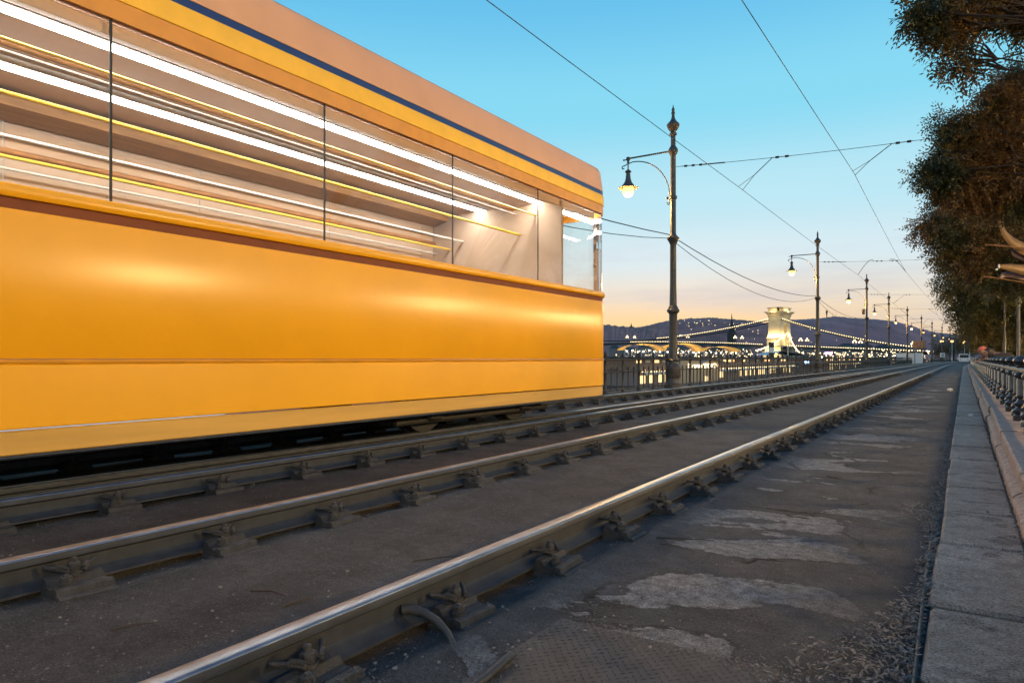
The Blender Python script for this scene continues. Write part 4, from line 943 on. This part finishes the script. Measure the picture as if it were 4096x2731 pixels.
MB().box(c.x-4,c.x+4,c.y-4,c.y+4,c.z-14,zz(1306,1490)).build('nave', M['roof'], r); MB().lathe([(2.4,zz(1306,1490)),(1.2,zz(1300,1490)),(.3,zz(1292,1490))], (c.x,c.y,0), 8).build('spire', M['roof'], r)
c = W(3307,1270,3000); r = thing('radio_tower', (c.x,c.y,c.z-15), 'slim radio tower on top of the far hill', 'tower')
MB().lathe([(2.2,c.z-20),(1.8,zz(1262,3000)),(2.6,zz(1256,3000)),(4.2,zz(1248,3000)),(4.2,zz(1244,3000)),(1.8,zz(1243,3000)),(.5,zz(1238,3000))], (c.x,c.y,0), 10).build('mast', M['fence'], r)
for px, lb in ((3331,'left thin antenna mast on the far hill ridge'), (3344,'right thin antenna mast on the far hill ridge')):
    c = W(px,1268,3000); tag(MB().tube([(c.x,c.y,c.z-12),(c.x,c.y,zz(1250,3000))], [.9,.3], 5).build('antenna_mast', M['fence'], origin=(c.x,c.y,c.z-12)), lb, 'antenna', 'antennas on the far hill')
# small lights: on the hillside (found by ray casting on the terrain) and along the quay below the bridge
bpy.context.view_layer.update(); dg = bpy.context.evaluated_depsgraph_get()
b = MB(); bb = MB()
spots = [(rnd.gauss(2795,38), rnd.gauss(1292,7)) for _ in range(18)]+[(rnd.gauss(2910,45), rnd.gauss(1305,12)) for _ in range(11)]+[(rnd.uniform(2740,3060), rnd.uniform(1300,1370)) for _ in range(8)]+[(rnd.uniform(3180,3640), rnd.uniform(1310,1385)) for _ in range(6)]
for px, py in spots:
    d = (W(px,py,100)-Vector((0,0,CZ))).normalized(); ok, hit, nrm, idx, ob, mtx = scene.ray_cast(dg, Vector((0,0,CZ))+d*430, d)
    if ok and ob.name.endswith('_hill'): b.ball(hit-d*4, (hit.length/2200)*rnd.uniform(.4,.95), 6, 4)
hl = b.build('hill_lights', M['bulb'], origin=(0,0,0)); tag(hl, 'tiny warm house lights scattered over the hillsides', 'lights', None, 'stuff')
cols = {'bulb':MB(),'globe2':MB()}
b1 = MB(); b2 = MB()
for _ in range(230):
    px = rnd.uniform(3195,3720); Z = rnd.uniform(150,420); py = rnd.triangular(1398,1452,1420); p = W(px,py,Z); (b1 if rnd.random() < .6 else b2).ball(p, Z/F*rnd.uniform(1.2,2.6), 6, 4)
for _ in range(170):
    px = rnd.uniform(2500,3060); Z = rnd.uniform(130,420); p = W(px,rnd.uniform(1396,1428),Z); (b1 if rnd.random() < .5 else b2).ball(p, Z/F*rnd.uniform(1.0,2.2), 6, 4)
M['amberbulb'] = emit('amber bulb', (1,.5,.1), 1.7)
tag(b1.build('quay_lights', M['bulb'], origin=(0,0,0)), 'white and cream lights scattered along the river below the bridge', 'lights', None, 'stuff')
tag(b2.build('quay_lights', M['amberbulb'], origin=(0,0,0)), 'amber lights scattered along the river below the bridge', 'lights', None, 'stuff')
for nm, px, py, w, h, Z, m, lb in (('neon_sign',3314,1412,30,9,200,'purple','purple neon sign glowing right of the second lamp post'),('neon_sign',3391,1442,9,9,190,'green','green round light behind the fence right of the purple sign'),
        ('neon_sign',3404,1446,6,6,195,'green','smaller green light beside the round green one'),('neon_sign',3420,1443,6,6,196,'redlamp','small red light right of the green ones'),('neon_sign',3225,1450,22,10,140,'bluelight','bluish white lit sign left of the second lamp post'),('neon_sign',3288,1438,5,24,150,'whitelight','narrow upright white lit sign right of the second lamp post')):
    c = W(px,py,Z); b = MB(); b.bbox((0,0,0),(w/F*Z,.3,h/F*Z),.1); R = Matrix.Rotation(TH,3,'Z'); b.v = [tuple(R@Vector(v)+c) for v in b.v]
    r = thing(nm, (c.x,c.y,c.z-1), lb, 'sign', 'coloured lights along the quay'); b.build('lit_panel', M[m], r, smooth=40)
    MB().tube([tuple(c+Vector((-SN,CS,0))*.3-Vector((0,0,3.4 if c.z < 2 else 5))), tuple(c+Vector((-SN,CS,0))*.3)], .08, 6).build('stand', M['post'], r)

# ------------------------------------------------------------------ boards, kiosk, vehicle ahead
def panel_thing(name, px, py, w, h, Z, label, cat, m, legs=True):
    c = W(px,py,Z); r = thing(name, (c.x,c.y,0), label, cat); b = MB(); b.bbox((0,0,0),(w/F*Z,.15,h/F*Z),.03); R = Matrix.Rotation(TH,3,'Z'); b.v = [tuple(R@Vector(v)+c) for v in b.v]; pn = b.build('board', M[m], r, smooth=40)
    if legs:
        for s in (-.35,.35):
            q = c+Vector((CS,SN,0))*s*w/F*Z; MB().tube([(q.x,q.y,0),(q.x,q.y,c.z)], .06, 6).build('post', M['post'], r)
    return r, c, pn, R
r, c, pn, R = panel_thing('information_board', 3677, 1378, 50, 30, 112, 'brown information board on posts behind the fifth lamp post', 'board', 'brownboard')
b = MB()
for i in range(3):
    for j in range(3):
        if (i*3+j) % 4 != 3: b.bbox((-.62+j*.5,-.085,.36-i*.36),(.22+.1*((i+j)%2),.01,.14),.004)
b.v = [tuple(R@Vector(v)+c) for v in b.v]; b.build('marks', M['palemark'], pn)
r, c, pn, R = panel_thing('lightbox_sign', 3770, 1420, 19, 17, 135, 'small square pale sign with dark symbol near the end of the fence', 'sign', 'white')
b = MB(); b.bbox((0,-.085,.0),(.55,.012,.5),.004); b.v = [tuple(R@Vector(v)+c) for v in b.v]; pb = b.build('symbol_field', M['black'], pn)
b = MB(); [b.add([(x0,-.096,-.2),(x0+.08,-.096,-.2),(x1+.08,-.096,.2),(x1,-.096,.2)],[(0,1,2,3)]) for x0, x1 in ((-.2,-.2),(.12,.12),(.0,-.2))]; b.v = [tuple(R@Vector(v)+c) for v in b.v]; b.build('symbol', M['white'], pb)
c = W(3638,1414,118); r = thing('kiosk', (c.x,c.y,-2.4), 'pale boxy kiosk behind the fence below the brown board', 'kiosk'); b = MB(); b.bbox((0,0,-1.2),(3.2,2.4,4.2),.04); b.v = [tuple(R@Vector(v)+Vector((c.x,c.y,1.0))) for v in b.v]; b.build('wall', M['white'], r)
b = MB(); b.bbox((0,0,.98),(3.4,2.6,.1),.03); b.v = [tuple(R@Vector(v)+Vector((c.x,c.y,1.0))) for v in b.v]; b.build('roof', M['roof'], r); b = MB(); b.bbox((-.4,-1.21,-.3),(1.2,.02,1.2),.005); b.v = [tuple(R@Vector(v)+Vector((c.x,c.y,1.0))) for v in b.v]; b.build('shutter', M['canvas'], r)
# parked van where the tracks bend
vc = W(3856,1433,135); vx, vy = vc.x, vc.y; r = thing('parked_van', (vx,vy,0), 'pale parked van far ahead where the rails vanish', 'van')
b = MB(); b.sweep([(-.9,.4),(.9,.4),(.92,1.0),(.82,1.75),(.7,1.85),(-.7,1.85),(-.82,1.75),(-.92,1.0)], [((vx,vy),(1,0)),((vx,vy+3.4),(1,0))]); b.sweep([(-.9,.4),(.9,.4),(.9,.95),(-.9,.95)], [((vx,vy-.7),(1,0)),((vx,vy-.002),(1,0))]); b.build('body', M['white'], r, smooth=35)
MB().add([(vx-.75,vy-.02,1.05),(vx+.75,vy-.02,1.05),(vx+.66,vy-.02,1.68),(vx-.66,vy-.02,1.68)],[(0,1,2,3)]).build('windscreen', M['black'], r)
for s in (-.62,.62): MB().ball((vx+s,vy-.71,.72), .13, 10, 6, (1,.3,1)).build('headlight', M['palemark'], r)
for s in (-.92,.92):
    for yy in (.2,2.7): MB().tube([(vx+s-.1,vy+yy,.32),(vx+s+.1,vy+yy,.32)], .32, 14).build('wheel', M['black'], r, smooth=40)

# ------------------------------------------------------------------ metal flower sculpture at the right edge
Zs = 16.0; pb_ = W(4200,1433,Zs); sc_ = thing('flower_sculpture', (pb_.x,pb_.y,.1), 'metal flower sculpture with curved bronze petals and thin rods at the right edge', 'sculpture')
MB().tube([(pb_.x,pb_.y,.1),tuple(W(4200,1200,Zs)),tuple(W(4200,1020,Zs))], [.09,.07,.06], 10).build('stem', M['bronze'], sc_, smooth=60)
def petal(pts, wid, m, th=.02, dz=0):
    n_ = len(pts); vs = []; fs = []; P_ = [W(x, y, Zs+dz) for x, y in pts]; fw = Vector((-SN,CS,0))
    for i, p in enumerate(P_):
        d = (P_[min(i+1,n_-1)]-P_[max(i-1,0)]).normalized(); s = d.cross(fw).normalized(); w = wid[i]/F*Zs/2
        for k in range(5):
            a = -1+k*.5; vs.append(p+s*(w*a)+fw*(.25*w*(a*a)))
        for k in range(5):
            a = 1-k*.5; vs.append(p+s*(w*a)+fw*(.25*w*(a*a)+th))
    for i in range(n_-1):
        for k in range(10): l=(k+1)%10; fs.append((i*10+k,(i+1)*10+k,(i+1)*10+l,i*10+l))
    fs += [tuple(range(9,-1,-1)), tuple(range((n_-1)*10,n_*10))]
    return MB().add(vs, fs).build('petal', M[m], sc_, smooth=50)
petal([(3998,878),(4006,905),(4022,935),(4046,962),(4080,985),(4120,1003),(4200,1030)], [2,16,26,34,44,52,56], 'bronze')
petal([(4049,1000),(4060,1011),(4085,1020),(4120,1030),(4200,1040)], [6,26,34,36,30], 'pinkpetal' if 'pinkpetal' in M else 'canvas', dz=.15)
petal([(3992,1064),(4010,1066),(4040,1069),(4090,1078),(4140,1084),(4200,1086)], [6,18,28,40,44,40], 'bronze', dz=-.1)
petal([(4004,1112),(4014,1100),(4032,1096),(4062,1101),(4100,1112),(4200,1120)], [6,20,24,22,20,24], 'pinkpetal', dz=.1)
for pts in ([(3942,979),(4010,984),(4075,991),(4200,1002)], [(3936,1106),(4000,1114),(4096,1130),(4200,1140)]):
    MB().tube([W(x,y,Zs-.15) for x, y in pts], .018, 6).build('rod', M['brass'], sc_, smooth=60)
MB().ball(W(3987,1078,Zs-.1), .028, 8, 6).ball(W(3996,1065,Zs-.1), .035, 8, 6, (.7,.7,1.4)).build('bead', M['white'], sc_, smooth=60)
for px, Z, lb in ((4018,30,'dark slim pole among the trees behind the sculpture'), (4074,26,'dark slim pole at the right edge below the sculpture')):
    c = W(px,1433,Z); r = thing('park_pole', (c.x,c.y,.1), lb, 'pole', 'poles among the trees'); MB().lathe([(.12,.1),(.12,.4),(.06,.5),(.05,3.6),(.02,3.7)], (c.x,c.y,0), 10).build('shaft', M['post'], r, smooth=40)

# ------------------------------------------------------------------ people
def skin_obj(name, verts, edges, radii, m, parent, sub=2):
    off = WLOC[parent.name]; me = bpy.data.meshes.new(name); me.from_pydata([tuple(Vector(v)-off) for v in verts], edges, []); me.materials.append(m)
    o = bpy.data.objects.new(name, me); link(o); o.parent = parent; WLOC[o.name] = off
    if parent.type == 'MESH': pass
    o.modifiers.new('skin', 'SKIN'); me.skin_vertices[0].data.foreach_set('radius', [x for q in radii for x in ((q, q) if not isinstance(q, tuple) else q)]); me.skin_vertices[0].data[0].use_root = True
    s = o.modifiers.new('sub', 'SUBSURF'); s.levels = sub; s.render_levels = sub
    for p in me.polygons: p.use_smooth = True
    return o
def face_head(c, fwd, r=.1, name='head'):
    "skull with nose, brow, chin and ears as one lump of geometry, looking along fwd"
    b = MB(); f = Vector(fwd).normalized(); s = f.cross(Vector((0,0,1))).normalized(); u = s.cross(f)
    b.ball((0,0,0), r, 16, 12, (.8,.95,1.12)); vs = []
    for v in b.v:
        x, y, z = v; k = 1-.22*max(0,-z/r); x *= k
        if y > r*.55 and abs(x) < r*.22 and -.35*r < z < .25*r: y += r*.22*(1-abs(z+.1*r)/(.5*r))
        vs.append(tuple(Vector(c)+s*x+f*y+u*z))
    b.v = vs; return b, f, s, u
def leaning(base, headc, hand, label, top, cap, seed):
    x, y = base; r = thing('person', (x,y,.1), label, 'person', 'people leaning on the railing'); H = Vector(headc); sh = Vector((H.x+.17, y, H.z-.08))
    V_ = [(x,y,.92),(x-.08,y,1.0),tuple(sh),tuple(sh.lerp(H,.55)),tuple(H)]; E_ = [(0,1),(1,2),(2,3),(3,4)]; R_ = [.13,.13,.12,.055,.085]
    for s in (-1,1):
        i = len(V_); V_ += [(x,y+.09*s,.86),(x+.05,y+.1*s,.5),(x+.06,y+.1*s,.16),(x-.08,y+.11*s,.13)]; E_ += [(0,i),(i,i+1),(i+1,i+2),(i+2,i+3)]; R_ += [.09,.065,.045,.035]
        i = len(V_); el = (sh.x-.08,y+.24*s,1.0); hd = (hand[0],y+hand[1]*s,hand[2] if s < 0 else hand[2]+.06); V_ += [(sh.x,y+.18*s,sh.z-.01),el,(hd[0]+.12,hd[1],hd[2]+.04),hd]; E_ += [(2,i),(i,i+1),(i+1,i+2),(i+2,i+3)]; R_ += [.06,.045,.03,.026]
    body = skin_obj('body', V_, E_, R_, M['skin'], r)
    hb, f, s_, u = face_head(H, (-1,-.35,-.1), .105); hb.build('head', M['skin'], body, smooth=60)
    for sg in (-1,1): MB().ball(H+f*.092+s_*.036*sg+u*.015, .012, 8, 6).build('eye', M['black'], body, smooth=60)
    MB().ball(H+f*.094-u*.055, .018, 8, 4, (1,1,.35)).build('mouth', M['browncloth'], body)
    # fingers
    for sg in (-1,1):
        hd = Vector((hand[0],y+hand[1]*sg,hand[2] if sg < 0 else hand[2]+.06)); b = MB()
        for k in range(4): o = Vector((0,(k-1.5)*.018,0)); b.tube([hd+o, hd+o+Vector((-.045+.006*abs(k-1.5),0,-.02)), hd+o+Vector((-.06,0,-.06+.008*abs(k-1)))], [.009,.008,.006], 6)
        b.tube([hd+Vector((.03,.03*sg,0)), hd+Vector((-.01,.05*sg,-.02)), hd+Vector((-.03,.05*sg,-.045))], [.011,.009,.007], 6); b.build('fingers', M['skin'], body, smooth=60)
    J = [(x,y,.9),(x-.08,y,1.0),tuple(sh),tuple(sh.lerp(H,.25))]; E2 = [(0,1),(1,2),(2,3)]; R2 = [.16,.155,.15,.075]
    for sg in (-1,1): i = len(J); J += [(sh.x,y+.19*sg,sh.z),(sh.x-.08,y+.245*sg,1.0),(hand[0]+.1,y+hand[1]*sg,(hand[2] if sg < 0 else hand[2]+.06)+.035)]; E2 += [(2,i),(i,i+1),(i+1,i+2)]; R2 += [.075,.062,.045]
    skin_obj('jacket', J, E2, R2, M[top], r)
    skin_obj('trousers', [(x,y,.93),(x,y+.09,.84),(x+.05,y+.1,.5),(x+.06,y+.1,.2),(x,y-.09,.84),(x+.05,y-.1,.5),(x+.06,y-.1,.2)], [(0,1),(1,2),(2,3),(0,4),(4,5),(5,6)], [.15,.11,.085,.07,.11,.085,.07], M['darkcloth'], r)
    if cap:
        b = MB(); n_ = len(b.v); b.ball((0,0,0), .118, 16, 10, (.86,1.0,1.0)); b.v = [tuple(H+s_*v[0]+f*v[1]+u*(max(v[2],.01)+.012)) for v in b.v]; cp = b.build('cap', M['redcap'], r, smooth=60)
        b = MB(); q = [H+f*(.1+.075*math.cos(a))+s_*(.085*math.sin(a))+u*.02 for a in [-PI/2+PI*i/10 for i in range(11)]]; b.add([tuple(p) for p in q]+[tuple(p+u*.008) for p in q], [tuple(range(11)),tuple(range(21,10,-1))]+[(i,i+1,12+i,11+i) for i in range(10)]); b.build('peak', M['redcap'], cp)
    else:
        b = MB(); b.ball((0,0,0), .122, 16, 10, (.88,1.0,1.08)); b.v = [tuple(H-f*.012+s_*v[0]+f*(min(v[1],.045) if v[2] < .05 else v[1])+u*(v[2]+.014)) for v in b.v]; b.build('hair', M['hair'], r, smooth=60)
    return r
leaning((.92,22.8), (.42,22.75,1.17), (.3,.14,.9), 'person in a red cap leaning over the railing, farther of the two', 'browncloth', True, 1)
leaning((.98,20.95), (.5,20.9,1.09), (.42,.12,.96), 'person with short dark hair and dark jacket leaning over the railing, nearer of the two', 'darkcloth', False, 2)
# person sitting on the ground behind the balusters, one sleeved arm pushed out between them
sx, sy = 1.05, 13.62
r = thing('person', (sx,sy,.1), 'person sitting low behind the balusters, black sleeve and hand pushed out between them', 'person')
V_ = [(sx,sy,.26),(sx,sy,.42),(sx-.04,sy,.62),(sx-.08,sy,.72),(sx-.1,sy,.8), (sx-.02,sy-.19,.63),(.75,sy-.27,.66),(.54,sy-.33,.5),(.49,sy-.35,.45), (sx-.02,sy+.19,.6),(sx-.12,sy+.3,.42),(sx-.3,sy+.2,.38), (sx-.02,sy+.12,.22),(sx+.3,sy+.3,.5),(sx+.05,sy+.5,.17),(sx+.02,sy-.12,.22),(sx+.4,sy-.1,.5),(sx+.35,sy+.1,.16)]
E_ = [(0,1),(1,2),(2,3),(3,4),(2,5),(5,6),(6,7),(7,8),(2,9),(9,10),(10,11),(0,12),(12,13),(13,14),(0,15),(15,16),(16,17)]
bd = skin_obj('body', V_, E_, [.14,.13,.12,.05,.08,.06,.045,.032,.028,.06,.045,.03,.1,.075,.05,.1,.075,.05], M['skin'], r)
hb, f, s_, u = face_head((sx-.12,sy,.83), (-1,-.2,-.3), .1); hb.build('head', M['skin'], bd, smooth=60)
b = MB(); b.ball((0,0,0), .115, 14, 9, (.88,1,1.05)); b.v = [tuple(Vector((sx-.12,sy,.83))-f*.015+s_*v[0]+f*(min(v[1],.04) if v[2] < .04 else v[1])+u*(v[2]+.012)) for v in b.v]; b.build('hair', M['hair'], r, smooth=60)
b = MB(); hd = Vector((.49,sy-.35,.45))
for k in range(4): o = Vector((0,(k-1.5)*.019,0)); b.tube([hd+o, hd+o+Vector((-.03,-.015,-.03)), hd+o+Vector((-.035,-.02,-.07+.008*abs(k-1.4)))], [.01,.009,.006], 6)
b.tube([hd+Vector((.02,-.03,.01)), hd+Vector((-.0,-.055,-.02)), hd+Vector((-.015,-.055,-.05))], [.012,.01,.007], 6); b.build('fingers', M['skin'], bd, smooth=60)
skin_obj('jacket', [(sx,sy,.3),(sx,sy,.45),(sx-.04,sy,.63),(sx-.06,sy,.69),(sx-.02,sy-.2,.63),(.76,sy-.27,.66),(.52,sy-.34,.485),(sx-.02,sy+.2,.6),(sx-.12,sy+.3,.42),(sx-.26,sy+.22,.39)], [(0,1),(1,2),(2,3),(2,4),(4,5),(5,6),(2,7),(7,8),(8,9)], [.16,.155,.145,.07,.085,.08,.07,.075,.06,.045], M['darkcloth'], r)
skin_obj('trousers', [(sx,sy,.24),(sx-.02,sy+.12,.22),(sx+.3,sy+.3,.5),(sx+.06,sy+.48,.2),(sx+.02,sy-.12,.22),(sx+.4,sy-.1,.5),(sx+.36,sy+.08,.2)], [(0,1),(1,2),(2,3),(0,4),(4,5),(5,6)], [.15,.12,.09,.07,.12,.09,.07], M['darkcloth'], r)

# ------------------------------------------------------------------ things lying in the foreground
def G(px, py, z=0):
    Z = F*(CZ-z)/(py-HOR); return W(px, py, Z)
a = G(3650,2790); c = G(3738,2070); b = MB(); b.tube([(a.x,a.y-.6,.012),(a.x,a.y,.014),(a.x*.5+c.x*.5-.004,(a.y+c.y)/2,.016),(c.x,c.y,.006)], .0062, 8)
tag(b.build('iron_rod', M['cable'], origin=(a.x,a.y,0), smooth=60), 'long thin grey rod lying along the edge of the concrete slabs', 'rod')
# tread plate
pcn = [G(1990,2480),G(2560,2500),G(3010,2700),G(3020,2900),G(1700,2900)]
pcn = [(p.x,p.y) for p in pcn]; z = .012
tp = thing('tread_plate', (sum(p[0] for p in pcn)/5, sum(p[1] for p in pcn)/5, 0), 'dark steel tread plate with raised pattern in the bottom foreground', 'plate')
pc2 = [(-1.0,1.02),(-1.0,1.66),(-.42,1.66),(-.42,1.02)]
p_a, p_b = G(1960,2520), G(2640,2545)
x0, x1, y0, y1 = -1.24, -.47, 1.0, 2.2
ang = 0
b = MB(); b.bbox(((x0+x1)/2,(y0+y1)/2,.001),(x1-x0,y1-y0,.016),.003, .0); pm = b.build('plate', M['plate'], tp)
b = MB(); i = 0; yy = y0+.02
while yy < y1-.02:
    xx = x0+.02+(.017 if i % 2 else 0); j = 0
    while xx < x1-.02:
        s = 1 if (i+j) % 2 else -1; h = .0125; cx_, cy_ = xx, yy; dx_, dy_ = h*.71, h*.71*s; nx_, ny_ = -.0032*s*.71*1.0, .0032*.71
        b.add([(cx_-dx_,cy_-dy_,.009),(cx_+nx_,cy_+ny_,.0091),(cx_+dx_,cy_+dy_,.009),(cx_-nx_,cy_-ny_,.0091),(cx_,cy_,.0125)], [(0,3,4),(3,2,4),(2,1,4),(1,0,4)]); xx += .034; j += 1
    yy += .019; i += 1
tag(b.build('raised_lugs', M['plate'], tp), kind='stuff')
# bonding cable dropping from the nearest rail
q = G(1650,2455,.06); e = G(1815,2660)
b = MB(); b.tube([(-1.66,q.y-.02,.075),(-1.635,q.y-.0,.078),(-1.6,q.y+.01,.07)], .02, 8); b.tube([(-1.635,q.y,.078),(-1.58,q.y+.01,.07),(-1.53,q.y+.012,.055),(-1.47,q.y-.0,.03),(-1.43,q.y-.02,.006),(-1.4,q.y-.04,-.02)], [.012,.017,.015,.012,.012,.012], 10)
tag(b.build('bonding_cable', M['cable'], origin=(-1.6,q.y,0), smooth=60), 'thick grey cable curving from the nearest rail into the ground', 'cable')
a = G(1950,2731); c = G(2050,2655); b = MB(); b.tube([(a.x-.02,a.y-.08,.0),(a.x,a.y,.02),(c.x,c.y,.032)], [.012,.013,.013], 10)
tag(b.build('cable_stub', M['cable'], origin=(a.x,a.y,0), smooth=60), 'short dark pipe stub poking from the ground by the tread plate', 'pipe')
# loose stones
sp_ = [(2215,2430),(2120,2610),(1985,2620),(2050,2595),(2030,2585),(2075,2570),(1975,2600),(1915,2640),(2065,2675),(2020,2650),(1905,2655),(2120,2535),(1960,2505),(2420,2470),(2455,2465),(2340,2535),(2010,2430),(2135,2445),(1690,2640),(1755,2665),(1620,2620),(2600,2600),(2900,2540),(2650,2485),(2320,2290),(2700,2580),(3180,2570),(2480,2350),(3590,2530),(3800,2310),(1500,2640),(1580,2690),(850,2440),(620,2480),(240,2470),(1390,2290),(1170,2460),(880,2350),(930,2520)]
me_ = []
for k in range(4):
    b = MB(); b.ball((0,0,0), 1, 8, 6, (1,.8,.6)); b.v = [tuple(Vector(v)*(1+.35*noise.noise(Vector(v)*1.6+Vector((k*5,0,0))))) for v in b.v]; o = b.build('stone', M['stone'], None, smooth=30); me_.append(o.data); bpy.data.objects.remove(o)
for i, (px, py) in enumerate(sp_):
    p = G(px,py); o = bpy.data.objects.new('stone', me_[i % 4]); link(o); s = random.uniform(.0045,.0085)*(1.15 if p.length > 3 else 1); zb = .009 if (x0 < p.x < x1 and y0 < p.y < y1) else gz(p.x,p.y)
    o.scale = (s,s,s); o.location = (p.x,p.y,zb+s*.4); o.rotation_euler = (0,0,random.uniform(0,6))
    tag(o, 'small pale stone lying loose on the dark ground', 'stone', 'loose stones on the ground')
# twigs
tw_l = ['thin twig on the dirt between the two nearest rails, upper one','flat stick on the dirt between the two nearest rails, lower one','thin dark twig along the far dirt between the nearest rails','long thin twig left of centre on the dirt','dark twig on the asphalt right of the nearest rail','bent twig on the asphalt by the pale patch']
for (pa, pb2, rad), lb in zip((((1005,2365),(1145,2385),.004),((1130,2425),(1245,2395),.005),((1650,2250),(1850,2225),.004),((440,2520),(620,2490),.004),((2625,2160),(2860,2165),.004),((2640,2180),(2790,2215),.003)), tw_l):
    p, q2 = G(*pa), G(*pb2); zz_ = lambda v: gz(v.x,v.y)+.006; m_ = p.lerp(q2,.45)+Vector((.01,.015,0))
    tag(MB().tube([(p.x,p.y,zz_(p)),(m_.x,m_.y,zz_(m_)+.006),(q2.x,q2.y,zz_(q2))], [rad,rad*.9,rad*.4], 6).build('twig', M['twig'], origin=(p.x,p.y,0), smooth=60), lb, 'twig', 'twigs on the ground')
# crumpled paper
for i, ((px, py), s, lb) in enumerate((((3800,1568),.07,'crumpled white paper on the asphalt far along the kerb'),((3884,1672),.035,'small white scrap lying on the concrete slabs'))):
    p = G(px,py); b = MB(); b.ball((0,0,0), 1, 14, 9, (1,1.2,.6)); b.v = [tuple(Vector((p.x,p.y,.03+s*.5))+Vector(v)*s*(1+.6*noise.noise(Vector(v)*2.4+Vector((i*9,2,1))))) for v in b.v]
    tag(b.build('paper_scrap', M['paper'], origin=(p.x,p.y,0)), lb, 'litter')
# dry leaf litter along the kerb (uncountable)
rng = random.Random(11); b = MB()
def leaf1(x, y, z, L_, yaw, tilt):
    d = Vector((math.cos(yaw)*math.cos(tilt), math.sin(yaw)*math.cos(tilt), math.sin(tilt))); s = Vector((-math.sin(yaw), math.cos(yaw), rng.uniform(-.5,.5))).normalized(); w = L_*rng.uniform(.07,.2); p = Vector((x,y,z)); u = Vector((0,0,L_*rng.uniform(.02,.16)))
    b.add([p, p+d*L_*.3+s*w+u, p+d*L_*.7+s*w*.8+u, p+d*L_, p+d*L_*.7-s*w*.8+u, p+d*L_*.3-s*w+u], [(0,1,5),(1,2,4,5),(2,3,4)])
n_ = 0
while n_ < 4600:
    y = 1.6+rng.random()**1.5*3.6; wmax = .36*max(0, 1-abs(y-2.2)/.95)+.2*max(0,1-abs(y-5)/.6)+.03+.02*math.sin(y*9); x = -.125-abs(rng.gauss(0,.55))*wmax
    if x < -.125-wmax*1.15: continue
    leaf1(x, y, .004+rng.random()*.018, rng.uniform(.012,.034), rng.uniform(0,6.28), rng.gauss(0,.3)); n_ += 1
for _ in range(2200):
    y = 2+rng.random()**1.5*26; leaf1(-.125-abs(rng.gauss(0,.03+.05*max(0,noise.noise(Vector((0,y*1.1,4)))))), y, .004+rng.random()*.012, rng.uniform(.015,.04), rng.uniform(0,6.28), rng.gauss(0,.3))
for _ in range(1800):
    y = 3+rng.random()**1.4*26; leaf1(.262-abs(rng.gauss(0,.016+.02*max(0,noise.noise(Vector((7,y*1.3,4)))))), y, .03+rng.random()*.012, rng.uniform(.012,.035), rng.uniform(0,6.28), rng.gauss(0,.3))
yj = .4
for k in range(22):
    for _ in range(46): leaf1(rng.uniform(-.1,.25), yj+rng.gauss(0,.012), .022+rng.random()*.008, rng.uniform(.008,.022), rng.uniform(0,6.28), rng.gauss(0,.3))
    yj += [.95, 1.0, .72, 1.05, .9][k % 5]
for l in RAILS[:3]:
    for _ in range(620):
        y = .6+rng.random()**1.6*14; x = -l+rng.choice((.12,.12,-.12))+rng.gauss(0,.07); leaf1(x, y, gz(x,y)+.004+rng.random()*.006, rng.uniform(.01,.028), rng.uniform(0,6.28), rng.gauss(0,.3))
for _ in range(500):
    y = .9+rng.random()**1.5*10; x = rng.uniform(-3.1,-.2); leaf1(x, y, gz(x,y)+.003, rng.uniform(.008,.024), rng.uniform(0,6.28), rng.gauss(0,.25))
tag(b.build('leaf_litter', M['litter'], origin=(0,0,0)), 'dry leaves heaped along the kerb and scattered over the track bed', 'leaf litter', None, 'stuff')
# grit between the rails
b = MB(); rng = random.Random(12)
for k_ in range(17000):
    y = .7+rng.random()**1.8*9; x = rng.uniform(-4.5,-.3); s = rng.uniform(.0016,.0042) if rng.random() < .9 else rng.uniform(.005,.009)
    if k_ > 14500: y = y1+rng.gauss(0,.05) if k_ % 2 else rng.uniform(1.2,y1); x = rng.uniform(x0,x1) if k_ % 2 else rng.choice((x0,x1))+rng.gauss(0,.04)
    z = gz(x,y); a0 = rng.uniform(0,6); z = .009 if (x0 < x < x1 and y0 < y < y1) else z
    b.add([(x+s*math.cos(a0),y+s*math.sin(a0),z),(x+s*math.cos(a0+2.1),y+s*math.sin(a0+2.1),z),(x+s*math.cos(a0+4.2),y+s*math.sin(a0+4.2),z),(x,y,z+s*rng.uniform(.3,1.0))], [(0,1,3),(1,2,3),(2,0,3)])
tag(b.build('grit', M['grit'] if 'grit' in M else M['stone'], origin=(0,0,0)), 'fine grit scattered over the track bed', 'grit', None, 'stuff')
